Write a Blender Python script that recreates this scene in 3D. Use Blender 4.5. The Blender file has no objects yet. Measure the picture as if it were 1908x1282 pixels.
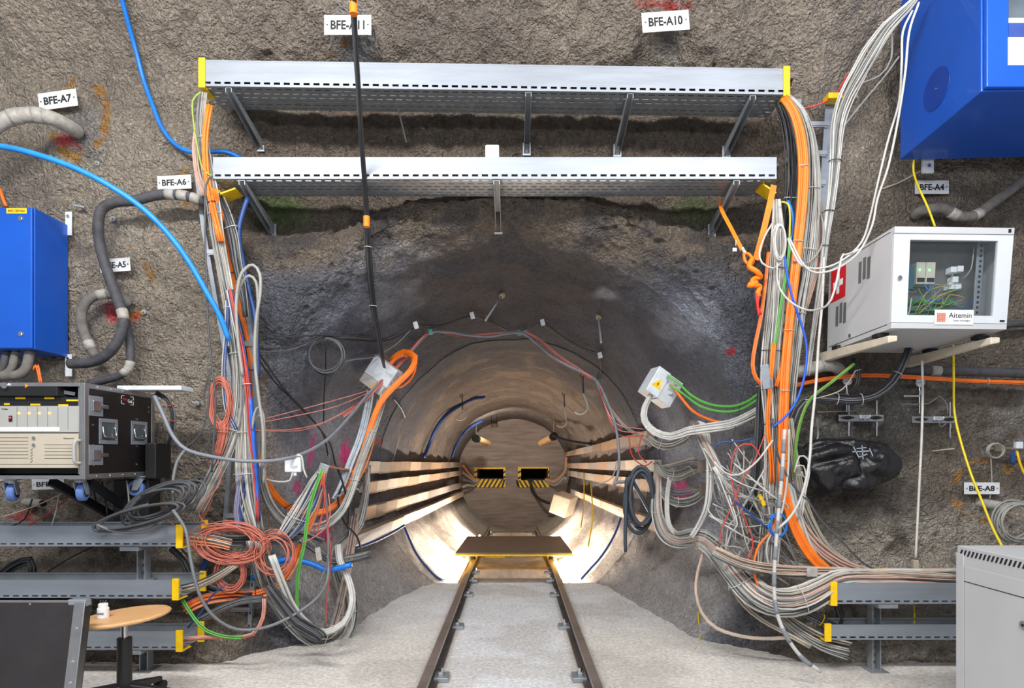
import bpy, math, random
import numpy as np
from mathutils import Vector, Matrix

# ---------------------------------------------------------------- camera, world, lights, exposure
SC = bpy.context.scene
COL = SC.collection
F, CX, CY, H = 1100.0, 957.0, 850.0, 1.4      # focal length and principal point in pixels, lens height in metres
cd = bpy.data.cameras.new('camera'); cam = bpy.data.objects.new('camera', cd); COL.objects.link(cam)
cam.location = (0, 0, H); cam.rotation_euler = (math.pi/2, 0, 0)
cd.sensor_width = 36.0; cd.lens = F/1908*36.0
cd.shift_x = (954-CX)/1908; cd.shift_y = (CY-641)/1908
cd.clip_start = 0.05; cd.clip_end = 100
SC.camera = cam
wd = bpy.data.worlds.new('world'); SC.world = wd; wd.use_nodes = True
wd.node_tree.nodes['Background'].inputs[0].default_value = (0.86, 0.92, 1.0, 1)
wd.node_tree.nodes['Background'].inputs[1].default_value = 0.36
SC.view_settings.view_transform = 'Standard'; SC.view_settings.look = 'None'
SC.view_settings.gamma = 1.0; SC.view_settings.exposure = 0.25; SC.view_settings.use_curve_mapping = False

def area(name, loc, target, sx, sy, power, col):
    l = bpy.data.lights.new(name, 'AREA'); l.shape = 'RECTANGLE'; l.size = sx; l.size_y = sy
    l.energy = power; l.color = col
    o = bpy.data.objects.new(name, l); COL.objects.link(o); o.location = loc
    o.rotation_euler = (Vector(target)-Vector(loc)).to_track_quat('-Z', 'Y').to_euler()
    return o
area('gallery_lamp_light', (-1.9, 0.7, 4.6), (-1.2, 4.3, 2.4), 2.4, 0.3, 165, (1.0, 0.97, 0.93))
area('gallery_lamp_light', (1.9, 0.7, 4.6), (1.2, 4.3, 2.4), 2.4, 0.3, 120, (1.0, 0.97, 0.93))
area('low_fill_light', (0.0, -1.0, 3.2), (0, 4.3, 0.8), 3.0, 0.5, 88, (0.95, 0.97, 1.0))  # added fill from behind the camera, not a fixture of the gallery

# ---------------------------------------------------------------- coordinates
def P(px, py, d):
    return Vector(((px-CX)/F*d, d, H-(py-CY)/F*d))
ZC = 1.2
RD = [4.30, 4.42, 4.60, 5.00, 5.70, 6.30, 6.60]
RR = [2.10, 1.95, 1.85, 1.77, 1.67, 1.56, 1.49]
def zc(d): return ZC-0.03*np.maximum(0, np.asarray(d, float)-6.5)
def rad(d): return np.interp(d, RD, RR)
def sstep(a, b, x):
    t = np.clip((np.asarray(x, float)-a)/(b-a), 0, 1); return t*t*(3-2*t)
def wall_y(X, Z):                                # depth of the gallery wall around the tunnel mouth
    X = np.asarray(X, float); Z = np.asarray(Z, float)
    y = 4.30+0*X
    y = y+0.25*sstep(2.35, 1.75, np.abs(X))*sstep(2.9, 3.2, Z)*sstep(4.35, 4.05, Z)
    y = y+0.10*sstep(2.2, 2.6, X)*sstep(1.0, 1.6, Z)
    y = y-0.45*sstep(4.1, 4.9, Z)
    y = y-0.30*sstep(0.75, 0.0, Z)
    rho = np.sqrt(X**2+(Z-ZC)**2)
    return 4.30+(y-4.30)*sstep(2.05, 2.35, rho)
def hit(px, py, inset=0.0):                      # distance at which the line of sight comes within inset of rock or floor
    d = np.arange(3.2, 16.0, 0.01)
    X = (px-CX)/F*d; Z = H-(py-CY)/F*d
    rho = np.sqrt(X**2+(Z-zc(d))**2)
    ok = ((d >= wall_y(X, Z)-inset) & (rho >= rad(d)-inset)) | ((Z <= 0) & (d < 6.5))
    i = np.argmax(ok)
    return float(d[i]) if ok.any() else 16.0
def W(px, py, off=0.04):                         # a point just in front of the rock
    return P(px, py, hit(px, py, off))

# ---------------------------------------------------------------- materials
def srgb(h):
    h = h.lstrip('#'); c = [int(h[i:i+2], 16)/255 for i in (0, 2, 4)]
    return tuple(((x/12.92) if x <= 0.04045 else ((x+0.055)/1.055)**2.4) for x in c)
MATS = {}
def mat(name, hexc, rough=0.5, metal=0.0, var=0.12, scale=14.0, bump=0.0, bscale=60.0, emit=0.0, coat=0.0, alpha=None, stretch=None):
    if name in MATS: return MATS[name]
    m = bpy.data.materials.new(name); m.use_nodes = True; MATS[name] = m
    nt = m.node_tree; b = nt.nodes['Principled BSDF']; L = nt.links
    c = srgb(hexc)
    b.inputs['Roughness'].default_value = rough; b.inputs['Metallic'].default_value = metal
    b.inputs['Base Color'].default_value = (*c, 1)
    if coat: b.inputs['Coat Weight'].default_value = coat
    tc = nt.nodes.new('ShaderNodeTexCoord'); src = tc.outputs['Object']
    if stretch:
        mp = nt.nodes.new('ShaderNodeMapping'); mp.inputs['Scale'].default_value = stretch
        L.new(src, mp.inputs[0]); src = mp.outputs[0]
    if var:
        n = nt.nodes.new('ShaderNodeTexNoise'); n.inputs['Scale'].default_value = scale; n.inputs['Detail'].default_value = 5
        L.new(src, n.inputs['Vector'])
        r = nt.nodes.new('ShaderNodeMapRange'); r.inputs[1].default_value = 0.3; r.inputs[2].default_value = 0.7
        r.inputs[3].default_value = 1-var; r.inputs[4].default_value = 1+var
        L.new(n.outputs[0], r.inputs[0])
        mx = nt.nodes.new('ShaderNodeMix'); mx.data_type = 'RGBA'; mx.blend_type = 'MULTIPLY'; mx.inputs[0].default_value = 1
        mx.inputs[6].default_value = (*c, 1); L.new(r.outputs[0], mx.inputs[7]); L.new(mx.outputs[2], b.inputs['Base Color'])
    if bump:
        n2 = nt.nodes.new('ShaderNodeTexNoise'); n2.inputs['Scale'].default_value = bscale; n2.inputs['Detail'].default_value = 6
        L.new(src, n2.inputs['Vector'])
        bp = nt.nodes.new('ShaderNodeBump'); bp.inputs['Strength'].default_value = bump; bp.inputs['Distance'].default_value = 0.01
        L.new(n2.outputs[0], bp.inputs['Height']); L.new(bp.outputs[0], b.inputs['Normal'])
    if emit:
        b.inputs['Emission Color'].default_value = (*c, 1); b.inputs['Emission Strength'].default_value = emit
    if alpha is not None: b.inputs['Alpha'].default_value = alpha
    return m
galv = mat('galvanised_steel', '#949ba5', 0.5, 0.45, 0.10, 6, 0.05, 40, stretch=(0.4, 1, 3))
galv2 = mat('galvanised_steel_dull', '#a3a8ad', 0.5, 0.6, 0.14, 8, 0.05, 40)
alu = mat('aluminium_edging', '#a9a9ab', 0.35, 0.85, 0.12, 12)
chrome = mat('chromed_metal', '#c9ccd0', 0.2, 1.0, 0.05)
yel = mat('yellow_plastic', '#f2c40c', 0.45)
yel2 = mat('yellow_cable', '#d9c21a', 0.45)
blue_p = mat('blue_enamel', '#0b55c0', 0.4, 0.0, 0.06, 3, 0.06, 160, coat=0.2)
blue_c = mat('blue_conduit', '#1673d2', 0.4)
blue_d = mat('dark_blue_cable', '#22437f', 0.45)
org = mat('orange_cable', '#ee7426', 0.5)
org2 = mat('orange_faded_cable', '#d98a5c', 0.55)
strapm = mat('orange_webbing', '#f57f12', 0.6)
whtc = mat('white_cable', '#bdbcb8', 0.5)
gryc = mat('pale_grey_cable', '#94948f', 0.5)
gry2 = mat('grey_cable', '#6f7174', 0.5)
beic = mat('beige_cable', '#aaa091', 0.55)
pinkc = mat('pale_pink_cable', '#c4a092', 0.55)
blkc = mat('black_cable', '#26262a', 0.5)
dkgc = mat('charcoal_cable', '#4a4c50', 0.5)
redc = mat('red_cable', '#b8423a', 0.5)
salm = mat('salmon_cable', '#c4705e', 0.5)
grnc = mat('green_cable', '#5cab4c', 0.45)
hose = mat('grey_foam_hose', '#6d6965', 0.85, 0, 0.25, 18, 0.5, 40)
hose_d = mat('dark_foam_hose', '#45454a', 0.7, 0, 0.3, 16, 0.5, 40)
tape = mat('grey_tape', '#a19d97', 0.6, 0, 0.2, 30, 0.3, 60)
condg = mat('grey_conduit', '#7d828c', 0.5)
wbox = mat('white_box_plastic', '#cfd6dd', 0.4)
wpan = mat('light_grey_enamel', '#bfc1c4', 0.42, 0.0, 0.03, 4)
cream = mat('cream_enamel', '#cdc3b0', 0.45)
blackp = mat('black_laminate', '#1a1618', 0.32, 0, 0.25, 5, 0.08, 90)
blackm = mat('black_metal', '#1b1b1d', 0.45)
blackr = mat('black_rubber', '#18181a', 0.7)
darkhole = mat('dark_void', '#0a0908', 0.9, var=0)
wood = mat('beech_wood', '#d9a873', 0.45, 0, 0.12, 8, stretch=(1, 8, 8))
signm = mat('sign_plate_white', '#d4d6d8', 0.4)
inkm = mat('black_lettering', '#1b1b1d', 0.6, var=0)
redp = mat('red_sticker', '#c9202a', 0.45, var=0.03)
whitep = mat('white_sticker', '#eceff2', 0.45, var=0.03)
tealm = mat('teal_clip', '#3f8c86', 0.5)

# ---------------------------------------------------------------- mesh helpers
class MB:
    def __init__(self, M=None): self.v = []; self.f = []; self.M = M
    def add(self, vs, fs):
        b = len(self.v)
        self.v += [(self.M @ Vector(v)) if self.M is not None else Vector(v) for v in vs]
        self.f += [tuple(b+i for i in f) for f in fs]
        return self
    def hexa(self, p):                            # 8 corners: bottom ring 0-3, top ring 4-7
        return self.add(p, [(3,2,1,0),(4,5,6,7),(0,1,5,4),(1,2,6,5),(2,3,7,6),(3,0,4,7)])
    def box(self, x0, x1, y0, y1, z0, z1):
        return self.hexa([(x0,y0,z0),(x1,y0,z0),(x1,y1,z0),(x0,y1,z0),(x0,y0,z1),(x1,y0,z1),(x1,y1,z1),(x0,y1,z1)])
    def bar(self, a, b, w, h, up=(0,0,1)):        # a rectangular bar from a to b
        a = Vector(a); b = Vector(b); t = (b-a).normalized(); u = Vector(up)
        s = t.cross(u)
        if s.length < 1e-4: s = t.cross(Vector((1,0,0)))
        s.normalize(); u = s.cross(t).normalized()
        s *= w/2; u *= h/2
        return self.hexa([a-s-u, b-s-u, b+s-u, a+s-u, a-s+u, b-s+u, b+s+u, a+s+u])
    def cyl(self, a, b, r, n=16, r2=None):
        a = Vector(a); b = Vector(b); r2 = r if r2 is None else r2
        t = (b-a).normalized(); s = t.orthogonal().normalized(); u = t.cross(s)
        vs = [c+(s*math.cos(k*2*math.pi/n)+u*math.sin(k*2*math.pi/n))*rr for c, rr in ((a, r), (b, r2)) for k in range(n)]
        fs = [(k, (k+1) % n, n+(k+1) % n, n+k) for k in range(n)]+[tuple(range(n-1, -1, -1)), tuple(range(n, 2*n))]
        return self.add(vs, fs)
    def tube(self, pts, r, n=7, closed=False):
        pts = [Vector(p) for p in pts]; m = len(pts)
        rr = r if hasattr(r, '__len__') else [r]*m
        T = [(pts[min(i+1, m-1)]-pts[max(i-1, 0)]) for i in range(m)]
        T = [t.normalized() if t.length > 1e-9 else Vector((0,0,1)) for t in T]
        s = T[0].orthogonal().normalized(); vs = []
        for i in range(m):
            s = s-T[i]*s.dot(T[i])
            s = s.normalized() if s.length > 1e-6 else T[i].orthogonal().normalized()
            u = T[i].cross(s)
            for k in range(n):
                a = k*2*math.pi/n
                vs.append(pts[i]+(s*math.cos(a)+u*math.sin(a))*rr[i])
        fs = [(i*n+k, i*n+(k+1) % n, (i+1)*n+(k+1) % n, (i+1)*n+k) for i in range(m-1) for k in range(n)]
        fs += [tuple(range(n-1, -1, -1)), tuple((m-1)*n+k for k in range(n))]
        return self.add(vs, fs)
    def lathe(self, a, b, prof, n=24):            # prof: (t along a-b, radius)
        a = Vector(a); b = Vector(b); t = (b-a); tn = t.normalized(); s = tn.orthogonal().normalized(); u = tn.cross(s)
        vs = [a+t*q+(s*math.cos(k*2*math.pi/n)+u*math.sin(k*2*math.pi/n))*rr for q, rr in prof for k in range(n)]
        m = len(prof)
        fs = [(i*n+k, i*n+(k+1) % n, (i+1)*n+(k+1) % n, (i+1)*n+k) for i in range(m-1) for k in range(n)]
        fs += [tuple(range(n-1, -1, -1)), tuple((m-1)*n+k for k in range(n))]
        return self.add(vs, fs)
    def ring(self, c, ax, R, r, n=24, m=6):
        c = Vector(c); ax = Vector(ax).normalized(); s = ax.orthogonal().normalized(); u = ax.cross(s); vs = []
        for k in range(n):
            a = k*2*math.pi/n; o = s*math.cos(a)+u*math.sin(a)
            for j in range(m):
                b = j*2*math.pi/m; vs.append(c+o*(R+r*math.cos(b))+ax*(r*math.sin(b)))
        return self.add(vs, [(k*m+j, ((k+1) % n)*m+j, ((k+1) % n)*m+(j+1) % m, k*m+(j+1) % m) for k in range(n) for j in range(m)])
    def build(self, name, m, parent=None, smooth=False, bevel=0, solid=0, base=None):
        me = bpy.data.meshes.new(name)
        if parent is not None:
            o3 = Vector(parent.location); p = parent.parent
            while p: o3 = o3+Vector(p.location); p = p.parent
        elif base is not None: o3 = Vector(base)
        else:
            xs = [v.x for v in self.v]; ys = [v.y for v in self.v]; zs = [v.z for v in self.v]
            o3 = Vector(((min(xs)+max(xs))/2, (min(ys)+max(ys))/2, min(zs)))
        me.from_pydata([tuple(v-o3) for v in self.v], [], self.f)
        if smooth: me.polygons.foreach_set('use_smooth', [True]*len(me.polygons))
        me.materials.append(m); me.update()
        o = bpy.data.objects.new(name, me); COL.objects.link(o)
        if parent is not None: o.parent = parent
        else: o.location = o3
        if solid:
            q = o.modifiers.new('thickness', 'SOLIDIFY'); q.thickness = solid; q.offset = 0
        if bevel:
            q = o.modifiers.new('bevel', 'BEVEL'); q.width = bevel; q.segments = 2; q.limit_method = 'ANGLE'
        return o
def tag(o, label=None, cat=None, group=None, kind=None):
    if label: o['label'] = label
    if cat: o['category'] = cat
    if group: o['group'] = group
    if kind: o['kind'] = kind
    return o
def thing(name, loc, label, cat, group=None):
    o = bpy.data.objects.new(name, None); COL.objects.link(o); o.location = Vector(loc); o.empty_display_size = 0.05
    return tag(o, label, cat, group)
def frame(c, roll=0, yaw=0, pitch=0):             # local x right, z up, -y towards the viewer; degrees
    r = math.radians
    return Matrix.Translation(Vector(c)) @ Matrix.Rotation(r(yaw), 4, 'Z') @ Matrix.Rotation(r(pitch), 4, 'X') @ Matrix.Rotation(r(-roll), 4, 'Y')
def lettering(s, M, w, h, m, parent, depth=0.001, bold=0.0, name='lettering', label=None):
    c = bpy.data.curves.new('t', 'FONT'); c.body = s; c.extrude = 0.05; c.offset = bold; c.resolution_u = 3
    t = bpy.data.objects.new('t', c); me = bpy.data.meshes.new_from_object(t)
    bpy.data.objects.remove(t); bpy.data.curves.remove(c)
    n = len(me.vertices); a = np.empty(n*3); me.vertices.foreach_get('co', a); a = a.reshape(-1, 3)
    lo = a.min(0); hi = a.max(0); q = (a-(lo+hi)/2)/np.maximum(hi-lo, 1e-6)
    vs = [(p[0]*w, -p[2]*depth, p[1]*h) for p in q]
    fs = [tuple(pl.vertices) for pl in me.polygons]
    bpy.data.meshes.remove(me)
    mb = MB(M); mb.add(vs, fs); o = mb.build(name, m, parent)
    if label: o['label'] = label
    return o
def spline(pts, step=0.035):
    pts = [Vector(p) for p in pts]
    if len(pts) == 2: pts = [pts[0], (pts[0]+pts[1])/2, pts[1]]
    ext = [pts[0]*2-pts[1]]+pts+[pts[-1]*2-pts[-2]]; out = []
    for i in range(1, len(ext)-2):
        p0, p1, p2, p3 = ext[i-1:i+3]; k = max(2, min(24, int((p2-p1).length/step)))
        for j in range(k):
            t = j/k
            out.append(0.5*((2*p1)+(p2-p0)*t+(2*p0-5*p1+4*p2-p3)*t*t+(3*p1-p0-3*p2+p3)*t**3))
    out.append(ext[-2]); return out
def pt(q, margin=0.05):                            # (px,py,d), kept clear of the rock,  fixed distance, (px,py) just off the rock, (px,py,-off) off the rock
    if len(q) == 2: return W(q[0], q[1], 0.04)
    if q[2] <= 0: return W(q[0], q[1], -q[2])
    return P(q[0], q[1], min(q[2], hit(q[0], q[1], margin)))
def cable(name, pts, r, m, label, cat='cable', group=None, parent=None, n=7, step=0.035):
    mb = MB(); mb.tube(spline([pt(q) for q in pts], step), r, n)
    o = mb.build(name, m, parent, smooth=True)
    if parent is None: tag(o, label, cat, group)
    elif label: o['label'] = label
    return o
def bundle(name, pts, n, r, mats, label, seed=0, ties=(), tie_m=None, thick=0.6, wander=0.35, cat='cable bundle', group=None, jitter_end=0.0):
    """pts: (px,py,d,halfwidth) - n cables laid side by side and tied; the ties hold them so they move together"""
    rnd = random.Random(seed)
    C = [pt(q[:3], 0.06+0.6*thick*q[3]) for q in pts]; hw = [q[3] for q in pts]
    root = thing(name, C[0], label, cat, group)
    S = spline(C, 0.05); m = len(S)
    hs = spline([Vector((h, 0, 0)) for h in hw for _ in (0,)], 9) if False else None
    L = [0.0]
    for i in range(1, m): L.append(L[-1]+(S[i]-S[i-1]).length)
    cl = [0.0]; idx = []
    for c in C:                                     # arc length at control points
        idx.append(min(range(m), key=lambda i: (S[i]-c).length))
    for i in range(1, len(idx)): idx[i] = max(idx[i], idx[i-1]+1) if idx[i-1]+1 < m else m-1
    hwv = np.interp(L, [L[i] for i in idx], hw)
    nrm = []
    for i in range(m):
        t = S[min(i+1, m-1)]-S[max(i-1, 0)]
        s = Vector((t.z, 0, -t.x))
        s = s.normalized() if s.length > 1e-6 else Vector((1, 0, 0))
        if nrm and s.dot(nrm[-1]) < 0 and abs(s.dot(nrm[-1])) > 0.3: s = -s
        nrm.append(s)
    names = [x for x, w in mats for _ in range(w)]
    for k in range(n):
        u = -1+2*(k+0.5)/n+rnd.uniform(-1, 1)/n; v = rnd.uniform(-1, 1)*math.sqrt(max(0, 1-u*u))
        rr = rnd.uniform(*r) if isinstance(r, tuple) else r
        ph = [rnd.uniform(0, 6.28) for _ in range(4)]; fr = [rnd.uniform(1.5, 4.0) for _ in range(4)]
        path = []
        a0 = int(rnd.uniform(0, jitter_end)*m); a1 = m-int(rnd.uniform(0, jitter_end)*m)
        for i in range(a0, max(a1, a0+3)):
            if i >= m: break
            l = L[i]; uu = u+wander*0.6*math.sin(l*fr[0]+ph[0])+wander*0.3*math.sin(l*fr[1]*2.3+ph[1])
            vv = v+wander*math.sin(l*fr[2]+ph[2])
            path.append(S[i]+nrm[i]*(uu*hwv[i])+Vector((0, 1, 0))*(vv*hwv[i]*thick))
        mb = MB(); mb.tube(path, rr, 6); mb.build('cable', rnd.choice(names), root, smooth=True)
    for q in ties:
        i = min(m-2, max(1, int(q*m))); t = (S[i+1]-S[i-1]).normalized(); w = hwv[i]*1.12+0.006; mb = MB()
        ring = [S[i]+nrm[i]*(w*math.cos(a))+Vector((0, 1, 0))*(w*max(thick, 0.4)*1.1*math.sin(a)) for a in [j*math.pi/10 for j in range(21)]]
        mb.tube(ring, 0.003, 5); mb.build('cable_tie', tie_m or whtc, root, smooth=True)
    return root
def coil(name, c, rx, ry, turns, r, m, label, seed=0, depth=0.05, jit=0.12, roll=0, tail=None, cat='cable coil', group=None, parent=None):
    rnd = random.Random(seed); c = pt(c); pts = []
    nst = int(turns*22); ph = rnd.uniform(0, 6.28); cr = math.cos(math.radians(roll)); sr = math.sin(math.radians(roll))
    for k in range(nst):
        a = k*2*math.pi/22+ph; tn = k/22
        q = 1+jit*math.sin(tn*2.1+ph)+jit*0.6*math.sin(tn*5.3+1.0); ox = jit*rx*math.sin(tn*3.3+ph*2); oz = jit*ry*math.cos(tn*2.7+ph)
        x = rx*q*math.cos(a)+ox; z = ry*q*math.sin(a)+oz
        pts.append(c+Vector((x*cr-z*sr, depth*math.sin(tn*1.9+ph)*0.5, x*sr+z*cr)))
    if tail: pts += spline([pts[-1]]+[pt(q) for q in tail])[1:]
    mb = MB(); mb.tube(pts, r, 6); o = mb.build(name, m, parent, smooth=True)
    if parent is None: tag(o, label, cat, group)
    return o

# ---------------------------------------------------------------- rock and concrete shell
def hash3(ix, iy, iz, seed):
    h = (ix.astype(np.int64)*73856093) ^ (iy.astype(np.int64)*19349663) ^ (iz.astype(np.int64)*83492791) ^ (seed*2654435)
    h = (h ^ (h >> 13))*1274126177; h = h ^ (h >> 16)
    return (h & 0xffff).astype(np.float32)/65535.0
def vnoise(X, Y, Z, f, seed=0):
    x = X*f+100.0; y = Y*f+100.0; z = Z*f+100.0
    ix = np.floor(x); iy = np.floor(y); iz = np.floor(z); fx = x-ix; fy = y-iy; fz = z-iz
    fx = fx*fx*(3-2*fx); fy = fy*fy*(3-2*fy); fz = fz*fz*(3-2*fz); r = 0
    for a in (0, 1):
        wa = fx if a else 1-fx
        for b in (0, 1):
            wb = fy if b else 1-fy
            for c in (0, 1):
                wc = fz if c else 1-fz
                r = r+wa*wb*wc*hash3(ix+a, iy+b, iz+c, seed)
    return r*2-1
def proj(X, Y, Z): return CX+X/Y*F, CY-(Z-H)/Y*F
def lin(h): return np.array(srgb(h))
def blob(px, py, cx, cy, rx, ry, ang=0):
    a = math.radians(ang); dx = px-cx; dy = py-cy
    u = (dx*math.cos(a)+dy*math.sin(a))/rx; v = (-dx*math.sin(a)+dy*math.cos(a))/ry
    return np.sqrt(u*u+v*v)

def rock_material(name, wet=False):
    m = bpy.data.materials.new(name); m.use_nodes = True; nt = m.node_tree; L = nt.links; b = nt.nodes['Principled BSDF']
    at = nt.nodes.new('ShaderNodeAttribute'); at.attribute_name = 'tint'
    tc = nt.nodes.new('ShaderNodeTexCoord')
    n = nt.nodes.new('ShaderNodeTexNoise'); n.inputs['Scale'].default_value = 38; n.inputs['Detail'].default_value = 8; n.inputs['Roughness'].default_value = 0.7
    L.new(tc.outputs['Object'], n.inputs['Vector'])
    r = nt.nodes.new('ShaderNodeMapRange'); r.inputs[1].default_value = 0.32; r.inputs[2].default_value = 0.68; r.inputs[3].default_value = 0.62; r.inputs[4].default_value = 1.25
    L.new(n.outputs[0], r.inputs[0])
    mx = nt.nodes.new('ShaderNodeMix'); mx.data_type = 'RGBA'; mx.blend_type = 'MULTIPLY'; mx.inputs[0].default_value = 1
    L.new(at.outputs['Color'], mx.inputs[6]); L.new(r.outputs[0], mx.inputs[7]); L.new(mx.outputs[2], b.inputs['Base Color'])
    rg = nt.nodes.new('ShaderNodeAttribute'); rg.attribute_name = 'grain'
    b.inputs['Roughness'].default_value = 0.82
    def noise(sc, det, ro):
        q = nt.nodes.new('ShaderNodeTexNoise'); q.inputs['Scale'].default_value = sc; q.inputs['Detail'].default_value = det; q.inputs['Roughness'].default_value = ro
        L.new(tc.outputs['Object'], q.inputs['Vector']); return q
    def remap(src, lo, hi, a_, b_):
        q = nt.nodes.new('ShaderNodeMapRange'); q.interpolation_type = 'SMOOTHSTEP'
        for i_, v_ in ((1, lo), (2, hi), (3, a_), (4, b_)): q.inputs[i_].default_value = v_
        L.new(src, q.inputs[0]); return q.outputs[0]
    def plus(a_, b_):
        q = nt.nodes.new('ShaderNodeMath'); q.operation = 'ADD'; L.new(a_, q.inputs[0]); L.new(b_, q.inputs[1]); return q.outputs[0]
    v = nt.nodes.new('ShaderNodeTexVoronoi'); v.inputs['Scale'].default_value = 46
    wv = nt.nodes.new('ShaderNodeVectorMath'); wv.operation = 'MULTIPLY_ADD'; wv.inputs[1].default_value = (0.035, 0.035, 0.035)
    L.new(noise(30, 4, 0.6).outputs[1], wv.inputs[0]); L.new(tc.outputs['Object'], wv.inputs[2]); L.new(wv.outputs[0], v.inputs['Vector'])
    pop = remap(v.outputs[0], 0.10, 0.75, 0.9, 0.0)
    h = plus(remap(noise(34, 3, 0.6).outputs[0], 0.40, 0.56, 0.0, 1.0), remap(noise(85, 4, 0.6).outputs[0], 0.38, 0.62, 0.0, 0.45))
    h = plus(h, pop); h = plus(h, remap(noise(11, 3, 0.5).outputs[0], 0.3, 0.7, 0.0, 0.9))
    bp = nt.nodes.new('ShaderNodeBump'); bp.inputs['Distance'].default_value = 0.024
    L.new(rg.outputs['Fac'], bp.inputs['Strength']); L.new(h, bp.inputs['Height']); L.new(bp.outputs[0], b.inputs['Normal'])
    return m
rockm = rock_material('shotcrete')

def tint_of(X, Y, Z):
    """own colour of the sprayed concrete: beige gallery walls, slate-blue mouth, brown tunnel, paint marks"""
    px, py = proj(X, Y, Z)
    rho = np.sqrt(X**2+(Z-ZC)**2)
    n1 = vnoise(X, Y, Z, 1.7, 5); n2 = vnoise(X, Y, Z, 5.0, 6); n3 = vnoise(X, Y, Z, 14.0, 7); n4 = vnoise(X, Y, Z, 40.0, 8)
    beige = lin('#b9ac9c'); brown = lin('#75685b'); slate = lin('#7c808e'); dark = lin('#3b3e49'); tun = lin('#635a55'); pale = lin('#b3aaa0')
    c = np.ones(X.shape+(3,))*beige
    def mixc(c, col, w): return c*(1-w[..., None])+col*w[..., None]
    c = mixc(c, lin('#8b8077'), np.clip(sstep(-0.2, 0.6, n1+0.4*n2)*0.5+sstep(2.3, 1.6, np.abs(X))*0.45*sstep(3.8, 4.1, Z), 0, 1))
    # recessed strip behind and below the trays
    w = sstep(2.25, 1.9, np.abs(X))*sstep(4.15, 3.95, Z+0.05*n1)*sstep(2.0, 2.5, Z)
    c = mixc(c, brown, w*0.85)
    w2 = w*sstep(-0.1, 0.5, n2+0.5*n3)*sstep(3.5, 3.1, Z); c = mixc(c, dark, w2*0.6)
    # slate coloured bell
    w = sstep(2.12, 1.97, rho+0.06*n1)*sstep(2.0, 2.0, 0*Z)
    w = np.maximum(w, sstep(1.95, 1.75, np.abs(X)+0.05*n1)*sstep(2.85, 2.6, Z+0.1*n1))
    c = mixc(c, slate, w*0.95)
    w3 = w*sstep(0.05, 0.6, n1*0.8+0.5*n2)*0.45; c = mixc(c, lin('#a9b0c0'), w3*1.3)
    w4 = w*sstep(0.0, 0.5, -n1*0.8+0.4*n2+0.15)*0.55; c = mixc(c, lin('#4a4b52'), w4)
    # dark smooth crown above the arch
    w = sstep(1.93, 1.80, rho+0.03*n2)*sstep(1.5, 2.1, Z); c = mixc(c, dark, w*0.75)
    # lower apron of the bell: greyer, paler
    w = sstep(1.98, 1.84, rho)*sstep(0.95, 0.5, Z+0.1*n1); c = mixc(c, lin('#b3afad'), w*0.85)
    w = sstep(0.55, 0.0, Z+0.08*n2)*sstep(1.95, 2.2, rho); c = mixc(c, lin('#8a7d70'), w*0.5)
    # right hand wall is browner and darker, with soot and lime
    w = sstep(1.9, 2.3, X)*sstep(3.6, 3.2, Z); c = mixc(c, lin('#85796d'), w*0.85)
    w = sstep(1.9, 2.2, X)*sstep(2.0, 1.85, Z)*sstep(2.9, 2.7, X+0.2*n1)*sstep(0.7, 1.0, Z); c = mixc(c, lin('#605b56'), w*0.75)
    w = sstep(1.9, 2.1, X)*sstep(1.05, 0.8, Z+0.15*n1); c = mixc(c, lin('#cdc2b4'), w*0.9*sstep(-0.6, 0.2, n2+0.5*n3+0.25))
    w = sstep(2.0, 2.2, X)*sstep(2.0, 1.7, Z)*sstep(0.25, 0.6, n3+0.6*n2)*sstep(0.9, 1.2, Z); c = mixc(c, lin('#a8a29c'), w*0.8)
    # tunnel tube
    zz = zc(Y); ang = np.arctan2(Z-zz, np.abs(X))
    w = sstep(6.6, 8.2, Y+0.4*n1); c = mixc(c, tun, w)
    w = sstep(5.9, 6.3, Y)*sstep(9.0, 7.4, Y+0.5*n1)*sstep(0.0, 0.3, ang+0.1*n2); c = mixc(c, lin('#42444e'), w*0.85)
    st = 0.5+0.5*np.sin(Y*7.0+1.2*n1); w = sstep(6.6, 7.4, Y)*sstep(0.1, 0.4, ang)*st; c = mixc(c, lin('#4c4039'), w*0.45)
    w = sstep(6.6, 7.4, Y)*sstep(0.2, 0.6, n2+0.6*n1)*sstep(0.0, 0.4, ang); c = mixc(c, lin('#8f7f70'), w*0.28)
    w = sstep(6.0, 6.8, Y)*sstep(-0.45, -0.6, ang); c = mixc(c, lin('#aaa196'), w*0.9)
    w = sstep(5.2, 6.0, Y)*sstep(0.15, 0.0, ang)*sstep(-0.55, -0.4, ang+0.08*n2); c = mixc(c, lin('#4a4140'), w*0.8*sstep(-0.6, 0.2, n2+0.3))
    # lime washes and stains
    for (x, y, rx, ry, k, h) in [(660, 70, 45, 60, 0.6, '#c2c4ca'), (1240, 60, 30, 120, 0.4, '#c6c0b8'), (720, 560, 60, 60, 0.3, '#a9aebb'),
                                 (1290, 600, 70, 60, 0.45, '#a9aebb'), (1130, 545, 26, 14, 0.6, '#b7b9c2'), (720, 480, 90, 40, 0.3, '#a5aab6'),
                                 (840, 90, 120, 30, 0.2, '#6c645a'), (230, 250, 60, 40, 0.0, '#ffffff'), (163, 250, 45, 55, 0.6, '#85878d'),
                                 (95, 225, 40, 50, 0.2, '#b5b0aa'), (235, 430, 40, 50, 0.3, '#c6c0b8'), (1680, 770, 40, 60, 0.4, '#b0aca8'), (1560, 1000, 60, 60, 0.0, '#b0aca8')]:
        w = sstep(1.2, 0.4, blob(px, py, x, y, rx, ry)+0.35*n2+0.3*n3)*(Y < 7); c = mixc(c, lin(h), w*k)
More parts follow.
